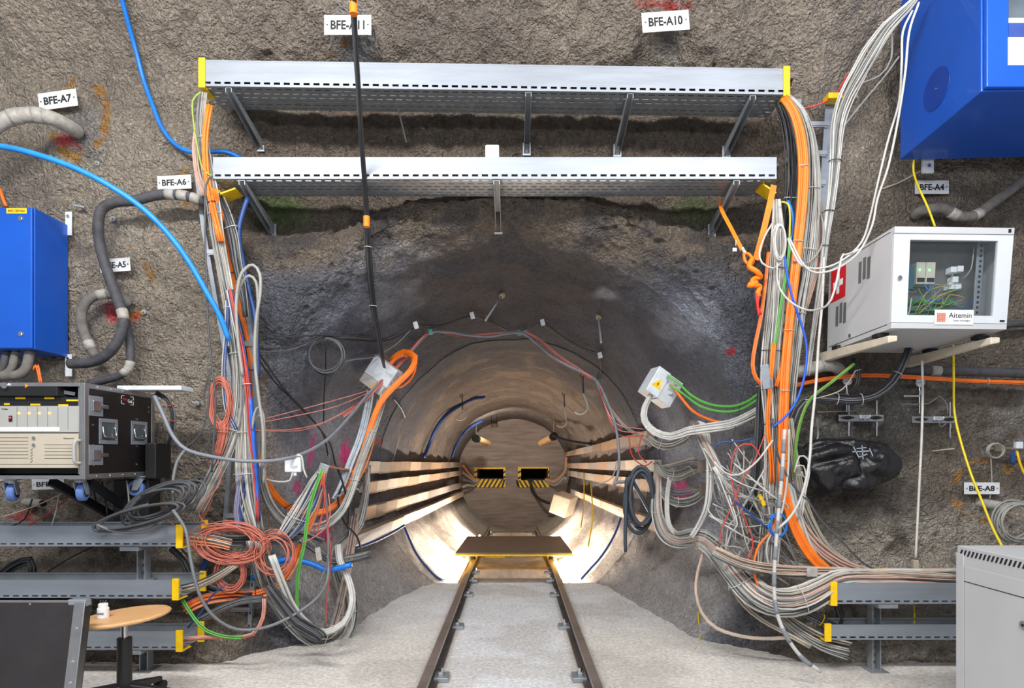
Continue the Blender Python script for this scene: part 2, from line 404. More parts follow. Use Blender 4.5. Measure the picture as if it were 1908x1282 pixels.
    # spray paint: orange rings round the anchor heads, red and pink marks
    def ringm(x, y, rx, ry, wd, thr):
        b = blob(px, py, x, y, rx, ry); return sstep(wd, wd*0.4, np.abs(b-1)+0.05*n3)*sstep(thr, thr+0.15, n3+0.7*n2+0.2*n4)
    for (x, y, rx, ry, thr) in [(150, 222, 52, 72, -0.25), (238, 530, 45, 60, 0.05), (375, 350, 40, 40, 0.15), (1840, 915, 65, 55, 0.1), (640, 140, 30, 60, 0.25)]:
        c = mixc(c, lin('#c48a30'), ringm(x, y, rx, ry, 0.2, thr)*0.85)
    for (x, y, rx, ry, an, h) in [(132, 268, 24, 12, 20, '#e8404a'), (148, 250, 14, 8, 0, '#e8404a'), (208, 583, 12, 16, 0, '#f05058'), (252, 590, 9, 9, 0, '#f03a44'),
                                  (1235, 8, 48, 9, 0, '#c03a34'), (1255, 20, 12, 8, 0, '#c03a34'), (643, 842, 11, 22, 15, '#f01a90'), (583, 838, 5, 28, 8, '#d0358a'),
                                  (556, 905, 9, 16, 0, '#c0407a'), (605, 990, 10, 18, 0, '#d0357a'), (590, 1000, 26, 7, 10, '#c0407a'), (1270, 915, 16, 16, 0, '#d03a8a'),
                                  (708, 824, 9, 6, 0, '#8a2030'), (1362, 655, 8, 7, 0, '#c03040'), (1525, 706, 36, 7, 0, '#b02a30'), (660, 170, 40, 45, 0, '#8a5a2c'),
                                  (45, 965, 30, 14, 0, '#c85050')]:
        w = sstep(1.25, 0.6, blob(px, py, x, y, rx, ry, an)+0.5*n3+0.25*n4)*(Y < 7); c = mixc(c, lin(h), w*0.85)
    # moss under the second tray
    for (x, y) in [(545, 395), (1300, 390), (505, 385)]:
        w = sstep(1.2, 0.2, blob(px, py, x, y, 55, 38)+0.3*n2)*(Y < 5); c = mixc(c, lin('#4c6a2c'), w*0.55)
    c = c*(1+0.12*n3[..., None]+0.10*n4[..., None])
    return np.clip(c, 0.005, 0.9)

def shell(name, G, amp, grain, tintf=tint_of, cut=True, m=None, big=1.0):
    """G: grid of points (rows x columns x 3), pushed along its normals by layered noise"""
    du = np.gradient(G, axis=0); dv = np.gradient(G, axis=1); N = np.cross(du, dv)
    N /= np.maximum(np.linalg.norm(N, axis=2, keepdims=True), 1e-9)
    to = np.array([0, 2.0, 1.3])-G; s = np.sign((N*to).sum(2, keepdims=True)); N = N*np.where(s == 0, 1, s)
    X, Y, Z = G[..., 0], G[..., 1], G[..., 2]
    a = amp(X, Y, Z)
    h = big*(0.030*vnoise(X, Y, Z, 2.2, 1)+0.022*vnoise(X, Y, Z, 6.0, 2))+a*(0.018*vnoise(X, Y, Z, 14, 3)+0.009*vnoise(X, Y, Z, 28, 4)-0.035*np.maximum(0, vnoise(X, Y, Z, 24, 9)-0.25))
    h = np.where(Y > 5.0, h*0.6+0.015*np.sin(Y*6.5)*(Y > 6.4), h)
    V = G+N*h[..., None]
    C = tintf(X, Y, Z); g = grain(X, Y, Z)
    nr, nc = X.shape
    idx = np.arange(nr*nc).reshape(nr, nc)
    q = np.stack([idx[:-1, :-1], idx[1:, :-1], idx[1:, 1:], idx[:-1, 1:]], -1).reshape(-1, 4)
    if cut:
        zz = Z.reshape(-1); yy = Y.reshape(-1); keep = ~((zz[q] < -0.12).all(1) & (yy[q] < 6.55).all(1)); q = q[keep]
    used = np.unique(q); re = -np.ones(nr*nc, dtype=np.int64); re[used] = np.arange(len(used)); q = re[q]
    V = V.reshape(-1, 3)[used]; C = C.reshape(-1, 3)[used]; g = g.reshape(-1)[used]
    me = bpy.data.meshes.new(name); me.vertices.add(len(V)); me.vertices.foreach_set('co', V.astype(np.float32).ravel())
    me.loops.add(q.size); me.loops.foreach_set('vertex_index', q.astype(np.int32).ravel())
    me.polygons.add(len(q)); me.polygons.foreach_set('loop_start', np.arange(0, q.size, 4, dtype=np.int32)); me.polygons.foreach_set('loop_total', np.full(len(q), 4, dtype=np.int32))
    me.polygons.foreach_set('use_smooth', np.ones(len(q), dtype=bool)); me.update(calc_edges=True)
    at = me.attributes.new('tint', 'FLOAT_COLOR', 'POINT'); at.data.foreach_set('color', np.concatenate([C, np.ones((len(C), 1))], 1).astype(np.float32).ravel())
    ag = me.attributes.new('grain', 'FLOAT', 'POINT'); ag.data.foreach_set('value', g.astype(np.float32))
    me.materials.append(m or rockm)
    o = bpy.data.objects.new(name, me); COL.objects.link(o); tag(o, kind='structure'); return o

NT = 1300
th = np.linspace(-math.pi/2, 1.5*math.pi, NT)
ct, sn = np.cos(th)[None, :], np.sin(th)[None, :]
# gallery wall with the bell-shaped mouth
dd = np.concatenate([np.arange(6.6, 4.60, -0.02), np.arange(4.60, 4.30, -0.006)])
rr = rad(dd)
Xa = rr[:, None]*ct; Za = ZC+rr[:, None]*sn; Ya = dd[:, None]+0*Xa
ro = np.concatenate([np.arange(2.115, 4.2, 0.016), np.arange(4.2, 6.2, 0.03)])
Xb = ro[:, None]*ct; Zb = ZC+ro[:, None]*sn; Yb = wall_y(Xb, Zb)
G = np.stack([np.vstack([Xa, Xb]), np.vstack([Ya, Yb]), np.vstack([Za, Zb])], -1)
def amp_w(X, Y, Z):
    rho = np.sqrt(X**2+(Z-ZC)**2); return 0.45+0.75*sstep(1.85, 2.1, rho)
def grain_w(X, Y, Z):
    rho = np.sqrt(X**2+(Z-ZC)**2); return 0.6+0.4*sstep(1.8, 2.05, rho)-0.3*sstep(6, 7, Y)
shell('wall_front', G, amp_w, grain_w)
# the tunnel tube, falling gently
dt = np.concatenate([np.arange(6.58, 9, 0.03), np.arange(9, 16.3, 0.06)]); NT2 = 620
th2 = np.linspace(-math.pi/2, 1.5*math.pi, NT2); rt = np.full(len(dt), 1.49)
Xt = rt[:, None]*np.cos(th2)[None]; Zt = zc(dt)[:, None]+rt[:, None]*np.sin(th2)[None]; Yt = dt[:, None]+0*Xt
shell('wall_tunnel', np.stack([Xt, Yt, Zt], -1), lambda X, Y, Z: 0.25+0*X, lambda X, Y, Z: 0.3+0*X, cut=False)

# end wall of the tunnel, with two real openings
concm = mat('board_marked_concrete', '#93857b', 0.8, 0, 0.25, 3.5, 0.3, 30, stretch=(0.6, 1, 4))
def wall_with_holes(name, y, t, x0, x1, z0, z1, holes, m):
    xs = sorted({x0, x1}|{h[0] for h in holes}|{h[1] for h in holes}); zs = sorted({z0, z1}|{h[2] for h in holes}|{h[3] for h in holes})
    mb = MB()
    for i in range(len(xs)-1):
        for j in range(len(zs)-1):
            cxm = (xs[i]+xs[i+1])/2; czm = (zs[j]+zs[j+1])/2
            if any(h[0] < cxm < h[1] and h[2] < czm < h[3] for h in holes): continue
            mb.box(xs[i], xs[i+1], y, y+t, zs[j], zs[j+1])
    for h in holes: mb.box(h[0], h[1], y+t, y+t+0.02, h[2], h[3])
    return tag(mb.build(name, m), kind='structure')
YE = 15.9
def rect(px0, py0, px1, py1, d):
    a = P(px0, py1, d); b = P(px1, py0, d); return (a.x, b.x, a.z, b.z)
HOLES = [rect(889, 874, 938, 893, YE), rect(971, 873, 1021, 895, YE)]
wall_with_holes('wall_back', YE, 3.0, -1.7, 1.7, -0.8, 2.8, HOLES, concm)

# floor pad and gallery floor
def floor_tint(X, Y, Z):
    n1 = vnoise(X, Y, Z, 1.3, 11); n2 = vnoise(X, Y, Z, 6, 12); n3 = vnoise(X, Y, Z, 25, 13)
    c = np.ones(X.shape+(3,))*lin('#dbd6d0')
    def mixc(c, col, w): return c*(1-w[..., None])+col*w[..., None]
    c = mixc(c, lin('#dddfe2'), sstep(4.4, 5.6, Y)*0.9)
    c = mixc(c, lin('#e0e2e6'), sstep(0.45, 0.35, np.abs(X+0.02))*0.8)
    c = mixc(c, lin('#8f8478'), sstep(0.1, 0.7, n1+0.5*n2)*0.35)
    c = mixc(c, lin('#8f8a88'), sstep(0.10, 0.03, np.abs(np.abs(X+0.02)-0.5))*0.5)
    return np.clip(c*(1+0.06*n3[..., None]+0.08*n2[..., None]), 0, 0.9)
xs = np.arange(-4.6, 4.61, 0.03); ys = np.arange(-1.0, 6.62, 0.03)
GX, GY = np.meshgrid(xs, ys, indexing='ij')
Gf = np.stack([GX, GY, 0*GX], -1)
fl = shell('floor', Gf, lambda X, Y, Z: 0*X, lambda X, Y, Z: 0.06+0*X, tintf=floor_tint, cut=False, big=0.06)

# ---------------------------------------------------------------- perforated sheet and cable trays
def slotted(mb, O, U, V, L, Wd, rows, pitch=0.05, slot=0.03, sh=0.009):
    """flat sheet O + u*U + v*V with staggered slots cut at the heights in rows"""
    O = Vector(O); U = Vector(U); V = Vector(V)
    def q(u0, u1, v0, v1):
        if u1-u0 > 1e-5 and v1-v0 > 1e-5:
            mb.add([O+U*u0+V*v0, O+U*u1+V*v0, O+U*u1+V*v1, O+U*u0+V*v1], [(0, 1, 2, 3)])
    v = 0
    for i, r in enumerate(rows):
        q(0, L, v, r-sh/2); u = 0; off = 0.012+(pitch/2 if i % 2 else 0)
        while off < L-slot-0.005:
            q(u, off, r-sh/2, r+sh/2); u = off+slot; off += pitch
        q(u, L, r-sh/2, r+sh/2); v = r+sh/2
    q(0, L, v, Wd)
def cap(mb, a, fl, h, t=0.006, w=0.035, sgn=1, full=True):
    pass
def wall_tray(xl, xr, zl, zr, yf, yb, hf, name, label, caps, brackets, group=None):
    """front bottom edge runs from (xl,yf,zl) to (xr,yf,zr)"""
    A = Vector((xl, yf, zl)); B = Vector((xr, yf, zr)); L = (B-A).length; U = (B-A)/L; up = Vector((0, 0, 1)); bk = Vector((0, 1, 0)); wd = yb-yf
    t = thing(name, A, label, 'cable tray', group)
    mb = MB(); slotted(mb, A, U, bk, L, wd, [wd*(k+0.7)/6.2 for k in range(6)], pitch=0.067, slot=0.042, sh=0.012); mb.build('tray_bottom', galv2, t, solid=0.0015)
    mb = MB(); slotted(mb, A, U, up, L, hf, [0.022], pitch=0.067, slot=0.042, sh=0.015)
    mb.bar(A+up*hf+bk*0.006, B+up*hf+bk*0.006, 0.014, 0.010)
    mb.build('front_flange', galv, t, solid=0.0015)
    mb = MB(); slotted(mb, A+bk*wd, U, up, L, hf, [0.018], pitch=0.055, slot=0.034); mb.bar(A+up*hf+bk*(wd-0.006), B+up*hf+bk*(wd-0.006), 0.014, 0.010)
    mb.build('back_flange', galv2, t, solid=0.0015)
    for end in caps:
        E = A if end == 'l' else B; s = -1 if end == 'l' else 1; mb = MB()
        e = E+U*(s*0.004); mb.bar(e-bk*0.005-up*0.012, e-bk*0.005+up*(hf+0.012), 0.045, 0.008, up=bk)
        mb.bar(e-up*0.010-bk*0.008, e-up*0.010+bk*(wd*0.5), 0.045, 0.008)
        mb.bar(e+up*(hf+0.014)-bk*0.008, e+up*(hf+0.014)+bk*0.02, 0.045, 0.008)
        mb.build('end_cap', yel, t, bevel=0.002)
    for (x, w_, drop, y1) in brackets:
        f = (x-xl)/(xr-xl); z0 = zl+(zr-zl)*f
        a = Vector((x, yf-0.004, z0-0.012)); b = Vector((x+w_, y1, z0-drop)); mb = MB()
        r = Vector((0.006, 0, 0)); h0 = 0.03; h1 = 0.075
        for sx in (-0.019, 0.019):
            o = Vector((sx, 0, 0))
            mb.hexa([a+o-r*0.3-up*h0, a+o+r*0.3-up*h0, b+o+r*0.3-up*h1, b+o-r*0.3-up*h1, a+o-r*0.3, a+o+r*0.3, b+o+r*0.3, b+o-r*0.3])
        mb.hexa([a+Vector((-.02, 0, -.002)), a+Vector((.02, 0, -.002)), b+Vector((.02, 0, -.002)), b+Vector((-.02, 0, -.002)), a+Vector((-.02, 0, 0)), a+Vector((.02, 0, 0)), b+Vector((.02, 0, 0)), b+Vector((-.02, 0, 0))])
        mb.box(b.x-0.03, b.x+0.03, b.y-0.004, b.y+0.01, b.z-0.085, b.z+0.01)
        o = mb.build('bracket', galv2, t)
        m2 = MB(); m2.cyl((b.x, b.y-0.018, b.z-0.06), (b.x, b.y, b.z-0.06), 0.011, 6); m2.build('bolt', chrome, o)
    return t
# front bottom edges measured on the photograph at 4 m
a = P(378, 160, 4.0); b = P(1464, 176, 4.0)
wall_tray(a.x, b.x, a.z, b.z, 4.0, 4.27, 0.17, 'cable_tray', 'long galvanised perforated cable tray, the upper of two over the tunnel mouth, yellow end guards', 'lr',
          [(-1.93, 0.0, 0.10, 4.50), (0.10, 0, 0.10, 4.50), (0.79, 0.0, 0.10, 4.50), (1.62, 0.0, 0.10, 4.50)])
a = P(397, 333, 4.0); b = P(1447, 333, 4.0)
tr2 = wall_tray(a.x, b.x, a.z, b.z, 4.0, 4.27, 0.14, 'cable_tray', 'long galvanised perforated cable tray, the lower of two over the tunnel mouth', '',
          [(-1.84, 0.0, 0.12, 4.50), (-0.115, 0, 0.10, 4.50), (1.51, 0.0, 0.12, 4.50)])
for (px, py, yaw, lo) in [(423, 356, 0, ''), (1433, 350, 0, '')]:
    c = P(px, py, 4.05); mb = MB(frame(c, roll=20 if px < 900 else -35)); mb.box(-0.06, 0.06, 0.0, 0.12, -0.006, 0.006); mb.box(-0.06, -0.048, 0.0, 0.12, -0.006, 0.03)
    mb.build('edge_guard', yel, tr2, bevel=0.002)
# lower trays seen from above: near flange, floor, far flange
def low_tray(name, label, x0, x1, z, yf, yb, h, dx, caps='r', legs=(), slotrow=True, group=None):
    A = Vector((x0, yf, z)); L = x1-x0; U = Vector((1, 0, 0)); up = Vector((0, 0, 1)); wd = yb-yf
    t = thing(name, (x0, yf, z-0.0), label, 'cable tray', group)
    mb = MB(); slotted(mb, A, U, up, L, h, [0.016] if slotrow else [], pitch=0.06, slot=0.038, sh=0.010); mb.bar(A+up*h+Vector((0, .006, 0)), A+up*h+U*L+Vector((0, .006, 0)), 0.014, 0.008); mb.build('front_flange', galv, t, solid=0.0015)
    mb = MB(); slotted(mb, A, U, Vector((0, 1, 0)), L, wd, [wd*(k+0.8)/5 for k in range(4)]); mb.build('tray_bottom', galv2, t, solid=0.0015)
    mb = MB(); slotted(mb, A+Vector((0, wd, 0)), U, up, L+dx, h, [0.014]); mb.bar(A+up*h+Vector((0, wd-.006, 0)), A+up*h+U*(L+dx)+Vector((0, wd-.006, 0)), 0.014, 0.008); mb.build('back_flange', galv2, t, solid=0.0015)
    for (xx, y, s) in [(x1, yf, 1), (x1+dx, yb, 1)] if caps == 'r' else [(x0, yf, -1)]:
        mb = MB(); mb.box(xx-0.03, xx+0.012, y-0.008, y+0.008, z-0.008, z+h+0.014); mb.box(xx-0.03, xx+0.012, y-0.008, y+(0.10 if y == yf else 0.008), z-0.012, z-0.004)
        mb.build('end_cap', yel, t, bevel=0.003)
    for (x, zb) in legs:
        mb = MB()
        for s in (-0.025, 0.025): mb.box(x+s-0.003, x+s+0.003, yf+0.12, yf+0.18, zb, z-0.005)
        for k in range(int((z-zb)/0.05)): mb.box(x-0.025, x+0.025, yf+0.176, yf+0.18, zb+0.05*k, zb+0.05*k+0.03)
        mb.box(x-0.06, x+0.06, yf+0.08, yf+0.22, zb, zb+0.006)
        mb.box(x-0.06, x+0.06, yf, yb, z-0.03, z-0.004)
        mb.build('support_post', galv2, t)
    return t
def zat(py, d): return H-(py-CY)/F*d
low_tray('cable_tray', 'galvanised floor tray at left, topmost of the three, directly below the wheeled flight case', -3.75, (337-CX)/F*3.75, zat(1018, 3.75), 3.75, 4.0, 0.125, 0.03, legs=[((268-CX)/F*3.9, zat(1080, 3.9))])
low_tray('cable_tray', 'galvanised floor tray at left, middle of the three, just above the stool seat', -3.75, (330-CX)/F*3.70, zat(1115, 3.70), 3.70, 3.95, 0.11, 0.04)
low_tray('cable_tray', 'galvanised floor tray at left, lowest of the three, behind the stool column', -3.55, (337-CX)/F*3.72, zat(1211, 3.72), 3.72, 3.92, 0.11, 0.03, legs=[((278-CX)/F*3.9, 0.0)])
rt_ = low_tray('cable_tray', 'larger galvanised floor tray at right, heaped with pale cables, left end yellow', (1556-CX)/F*3.72, 3.6, zat(1125, 3.72), 3.72, 3.95, 0.125, 0.0, caps='l', legs=[((1632-CX)/F*3.85, 0.0)])
low_tray('cable_tray', 'dull galvanised tray close to the floor at right, under the larger right-hand tray', (1545-CX)/F*3.78, 3.6, zat(1192, 3.78), 3.78, 3.95, 0.09, 0.0, caps='l')
g = P(1636, 1063, 3.95); mb = MB(); mb.box(g.x-0.1, g.x+0.1, 3.90, 3.98, g.z-0.012, g.z+0.012); mb.build('edge_guard', yel, rt_, bevel=0.003)

# vertical cable ladders behind the risers
def ladder(name, label, pl, pr, d, rungs, w=0.028):
    """pl, pr: lists of pixel points of the two stringers"""
    t = thing(name, P(pl[-1][0], pl[-1][1], d), label, 'cable ladder')
    for pts in (pl, pr):
        mb = MB()
        for q0, q1 in zip(pts[:-1], pts[1:]):
            a = P(*q0, d); b = P(*q1, d); mb.bar(a, b, 0.008, w, up=(1, 0, 0)); mb.bar(a+Vector((0, 0.03, 0)), b+Vector((0, 0.03, 0)), 0.05, 0.004, up=(1, 0, 0))
            n = int((b-a).length/0.09)
            mm = MB()
            for k in range(n):
                c = a+(b-a)*((k+0.5)/n)
                mm.bar(c-(b-a).normalized()*0.012+Vector((0, -0.0045, 0)), c+(b-a).normalized()*0.012+Vector((0, -0.0045, 0)), 0.001, 0.009, up=(1, 0, 0))
        s = mb.build('stringer', galv, t)
        mm.build('slot', darkhole, s)
    for y in rungs:
        xa = np.interp(y, [p[1] for p in pl], [p[0] for p in pl]); xb = np.interp(y, [p[1] for p in pr], [p[0] for p in pr])
        mb = MB(); mb.bar(P(xa, y, d), P(xb, y, d), 0.03, 0.03); mb.bar(P(xa, y+4, d-0.018), P(xb, y+4, d-0.018), 0.004, 0.006); mb.build('rung', galv2, t)
    return t
ladder('cable_ladder', 'galvanised cable ladder standing right of the orange riser cables, yellow caps on top', [(1484, 185), (1478, 300), (1466, 470), (1460, 620)], [(1548, 180), (1540, 300), (1531, 420), (1524, 470)], 4.22, [232, 286, 341, 400], w=0.07)
ladder('cable_ladder', 'galvanised cable ladder behind the left riser, its left rail showing beside the hoses', [(362, 285), (378, 420), (402, 560), (428, 700), (428, 860), (416, 1010), (408, 1200)], [(430, 400), (452, 520), (470, 640), (478, 780), (476, 1000), (462, 1205)], 4.22, [470, 640, 800, 960, 1100, 1135])
for px in (1553,):
    c = P(px, 182, 4.15); mb = MB(); mb.box(c.x-0.05, c.x+0.05, c.y-0.03, c.y+0.05, c.z-0.02, c.z+0.02); tag(mb.build('edge_guard', yel, bevel=0.004), 'yellow plastic guard capping the top of the right cable ladder', 'edge guard')

# ---------------------------------------------------------------- tunnel: rails, platform, lamps, side ducts
railm = mat('worn_rail_steel', '#6b6461', 0.5, 0.5, 0.25, 5)
railt = mat('polished_rail_head', '#9a918c', 0.35, 0.7, 0.2, 5)
sleepm = mat('rough_sleeper_concrete', '#8f867d', 0.9, 0, 0.25, 9, 0.4, 40)
RX = (-0.515, 0.475)
def rz(y): return 0.10-0.03*max(0, y-6.5)
for sx, lb in zip(RX, ('left', 'right')):
    ys = [1.5, 3.0, 4.5, 6.5, 8, 10, 12.4]
    t = thing('rail', (sx, 1.5, 0), 'steel rail on the %s side of the track running from the floor into the tunnel' % lb, 'rail')
    web = MB(); head = MB(); foot = MB()
    for y0, y1 in zip(ys[:-1], ys[1:]):
        web.bar((sx, y0, rz(y0)-0.045), (sx, y1, rz(y1)-0.045), 0.014, 0.08); foot.bar((sx, y0, rz(y0)-0.09), (sx, y1, rz(y1)-0.09), 0.10, 0.014); head.bar((sx, y0, rz(y0)-0.008), (sx, y1, rz(y1)-0.008), 0.05, 0.03)
    web.build('rail_web', railm, t); foot.build('rail_foot', railm, t); head.build('rail_head', railt, t)
    for k, y in enumerate([2.6, 3.7, 4.8, 5.9, 6.6, 7.1, 9.6, 10.6, 11.6]):
        s = -1 if sx > 0 else 1
        mb = MB(); mb.box(sx+s*0.02, sx+s*0.11, y-0.06, y+0.06, rz(y)-0.098, rz(y)-0.07); mb.box(sx+s*0.045, sx+s*0.075, y-0.025, y+0.025, rz(y)-0.07, rz(y)-0.05)
        o = mb.build('rail_clamp', galv2, t, bevel=0.003)
        m2 = MB(); m2.cyl((sx+s*0.06, y, rz(y)-0.05), (sx+s*0.06, y, rz(y)-0.025), 0.013, 6); m2.build('nut', chrome, o)
for k, y in enumerate([6.75, 7.6, 9.6, 10.5, 11.4, 12.3]):
    z = rz(y)-0.10; mb = MB()
    mb.box(-0.60, 0.56, y-0.10, y+0.10, z-0.14, z-0.006)
    tag(mb.build('sleeper', sleepm, bevel=0.012), 'concrete cross sleeper carrying both rails, %s' % ['first one at the floor edge', 'second one under the platform edge', 'first one behind the platform', 'second one behind the platform', 'third one behind the platform', 'last one before the rail ends'][k], 'sleeper', 'sleepers under the rails')
# trolley platform on the rails
YP0, YP1 = 7.3, 9.2; z0, z1 = zat(1030, YP0), zat(999, YP1)
t = thing('platform_trolley', (0, YP0, rz(YP0)), 'low flat trolley with dark board deck and yellow edge standing on the rails', 'trolley')
boardm = mat('dark_deck_board', '#6e6055', 0.55, 0, 0.15, 6)
def slab(mb, x0, x1, ya, yb, za, zb, th): mb.hexa([(x0, ya, za-th), (x1, ya, za-th), (x1, yb, zb-th), (x0, yb, zb-th), (x0, ya, za), (x1, ya, za), (x1, yb, zb), (x0, yb, zb)])
mb = MB(); slab(mb, -0.72, 0.73, YP0, YP1, z0, z1, 0.02); mb.build('deck', boardm, t, bevel=0.003)
mb = MB(); slab(mb, -0.725, 0.735, YP0-0.004, YP1, z0-0.021, z1-0.021, 0.022); slab(mb, -0.35, -0.11, YP0+0.02, YP0+0.1, z0-0.043, z0-0.043, 0.02); mb.build('deck_edge', yel, t, bevel=0.003)
for sx in RX:
    for y in (7.55, 8.95):
        mb = MB(); zr = rz(y)+0.008; mb.cyl((sx-0.03, y, zr+0.036), (sx+0.03, y, zr+0.036), 0.035, 20); mb.build('wheel', blackm, t, smooth=False)
# little concrete blocks supporting the track in the lit invert
warm = mat('lit_tube_lamp', '#ffe2bd', 0.4, 0, 0, emit=30)
def tube_lamp(x, y0, y1, label, power, dz=0.04):
    power *= 1.9
    za = float(zc(y0))-math.sqrt(1.49**2-x*x)+dz; zb = float(zc(y1))-math.sqrt(1.49**2-x*x)+dz
    t = thing('tube_lamp', (x, y0, za-0.03), label, 'lamp')
    mb = MB(); mb.bar((x, y0, za-0.02), (x, y1, zb-0.02), 0.07, 0.025); mb.build('housing', cream, t)
    mb = MB(); mb.cyl((x, y0+0.02, za+0.012), (x, y1-0.02, zb+0.012), 0.018, 12); mb.build('tube', warm, t, smooth=True)
    l = bpy.data.lights.new('tube_light', 'AREA'); l.shape = 'RECTANGLE'; l.size = 0.10; l.size_y = (y1-y0); l.energy = power; l.color = (1.0, 0.89, 0.77)
    o = bpy.data.objects.new('tube_light', l); COL.objects.link(o); o.location = (x, (y0+y1)/2, (za+zb)/2+0.045)
    o.rotation_euler = (0, math.radians(118 if x < 0 else -118), 0)
    return t
for (x, y0, y1, lb, pw) in [(-0.70, 6.75, 8.9, 'warm tube lamp lying left of the track beside the trolley', 38), (-0.70, 9.4, 12.2, 'warm tube lamp lying left of the track behind the trolley', 50),
                            (0.63, 6.72, 8.9, 'warm tube lamp lying right of the track beside the trolley, nearest and brightest', 45), (0.63, 9.4, 12.2, 'warm tube lamp lying right of the track behind the trolley', 50)]:
    tube_lamp(x, y0, y1, lb, pw)
# slotted wiring ducts along both tunnel sides
ductms = [mat('duct_cover_%s' % n_, c_, 0.5, 0, 0.08, 12) for n_, c_ in (('tan', '#b79a80'), ('buff', '#c5ad97'), ('taupe', '#9b8674'), ('pale', '#cfc0b0'), ('grey', '#a49a93'))]
def duct(label, o0, o1, i0, i1, lip, seed, side):
    """o0,o1: top and bottom pixel of the outer end; i0,i1 of the inner end; the duct follows the tunnel side between them"""
    rnd = random.Random(seed); s = 1 if side == 'l' else -1
    fr = [0, .11, .22, .33, .44, .55, .66, .77, .87, .95, 1.0]
    lp = lambda a, b, f: (a[0]+(b[0]-a[0])*f, a[1]+(b[1]-a[1])*f)
    T, B = [], []
    for f in fr:
        a = lp(o0, i0, f); b = lp(o1, i1, f); m_ = ((a[0]+b[0])/2, (a[1]+b[1])/2); d = min(15.4, hit(m_[0], m_[1], 0.075))
        T.append(P(*a, d)); B.append(P(*b, d))
    t = thing('wiring_duct', B[0], label, 'wiring duct')
    dep = Vector((-s*0.10, 0.0, 0.0)); out = Vector((s*0.012, 0, 0)); mb = MB()
    for k in range(len(fr)-1):
        e0, e1 = B[k]+(T[k]-B[k])*.95, B[k+1]+(T[k+1]-B[k+1])*.95
        mb.hexa([B[k], B[k]+dep, B[k+1]+dep, B[k+1], e0, e0+dep, e1+dep, e1])
    mb.build('duct_body', ductms[2], t)
    for k in range(len(fr)-1):
        jj = Vector((0, 0, rnd.uniform(-0.005, 0.005))); c0, c1, e0, e1 = B[k], B[k+1], T[k], T[k+1]; g = (c1-c0)*0.004
        mb = MB(); mb.hexa([c0+jj+g+out*0.1, c1+jj-g+out*0.1, c1+jj-g+out, c0+jj+g+out, e0+jj+g+out*0.1, e1+jj-g+out*0.1, e1+jj-g+out, e0+jj+g+out])
        n = max(2, int((c1-c0).length/0.035))
        for q in range(n):
            p = c0+(c1-c0)*((q+0.25)/n); p2 = c0+(c1-c0)*((q+0.75)/n); dn = Vector((0, 0, -0.018))
            mb.hexa([p+jj+dn+out*.2, p2+jj+dn+out*.2, p2+jj+dn+out*.8, p+jj+dn+out*.8, p+jj+out*.2, p2+jj+out*.2, p2+jj+out*.8, p+jj+out*.8])
        mb.build('cover_panel', rnd.choice(ductms), t)
    return t
DL = [((688, 860), (686, 880), (862, 862), (861, 869)), ((684, 898), (680, 918), (860, 877), (859, 884)), ((680, 946), (678, 968), (858, 900), (858, 908)), ((664, 998), (660, 1021), (863, 916), (863, 923))]
DR = [((1206, 803), (1208, 826), (1053, 843), (1053, 849)), ((1220, 856), (1221, 876), (1058, 864), (1058, 871)), ((1211, 895), (1211, 915), (1057, 877), (1057, 885)), ((1226, 972), (1226, 992), (1064, 911), (1064, 918))]
nm = ['topmost', 'second from top', 'third from top', 'lowest']
for k, q in enumerate(DL): duct('tan slotted wiring duct along the left tunnel side, %s of four' % nm[k], *q, 0, k, 'l')
for k, q in enumerate(DR): duct('tan slotted wiring duct along the right tunnel side, %s of four' % nm[k], *q, 0, 20+k, 'r')

# hazard-striped frames round the two openings of the end wall
def hazard(i, px0, py0, px1, py1, h, label):
    x0, x1, za, zb = rect(px0, py0, px1, py1, YE); hx0, hx1, hz0, hz1 = h
    t = thing('hatch_frame', (x0, YE, za), label, 'hatch')
    mb = MB(); y0, y1 = YE-0.03, YE-0.001
    mb.box(x0, x1, y0, y1, za, hz0); mb.box(x0, x1, y0, y1, hz1, zb); mb.box(x0, hx0, y0, y1, hz0, hz1); mb.box(hx1, x1, y0, y1, hz0, hz1)
    mb.build('frame_board', yel, t)
    mb = MB(); n = 7; w = (x1-x0)/n; yy0, yy1 = YE-0.032, YE-0.0301
    hh = hz0-za
    for k in range(n):
        a0 = x0+w*k; s = 1 if px0 < 950 else -1; q = w*0.45; mb.hexa([(max(x0, a0), yy0, za), (a0+q, yy0, za), (a0+q, yy1, za), (max(x0, a0), yy1, za), (min(x1-q, max(x0, a0+s*hh*0.6)), yy0, hz0), (min(x1, a0+q+s*hh*0.6), yy0, hz0), (min(x1, a0+q+s*hh*0.6), yy1, hz0), (min(x1-q, max(x0, a0+s*hh*0.6)), yy1, hz0)])
        mb.build('black_stripe', blackm, t); mb = MB()
    for (u0, u1) in ((x0, hx0), (hx1, x1)):
        for k in range(2):
            b = hz0+(hz1-hz0)*(k+0.1)/2; dz = (hz1-hz0)*0.2
            mb.hexa([(u0, yy0, b), (u1, yy0, b+dz*.6), (u1, yy1, b+dz*.6), (u0, yy1, b), (u0, yy0, b+dz), (u1, yy0, b+dz*1.6), (u1, yy1, b+dz*1.6), (u0, yy1, b+dz)])
            mb.build('black_stripe', blackm, t); mb = MB()
hazard(0, 884, 871, 942, 908, HOLES[0], 'black and yellow striped hatch frame in the end wall, left one')
hazard(1, 965, 870, 1023, 908, HOLES[1], 'black and yellow striped hatch frame in the end wall, right one')

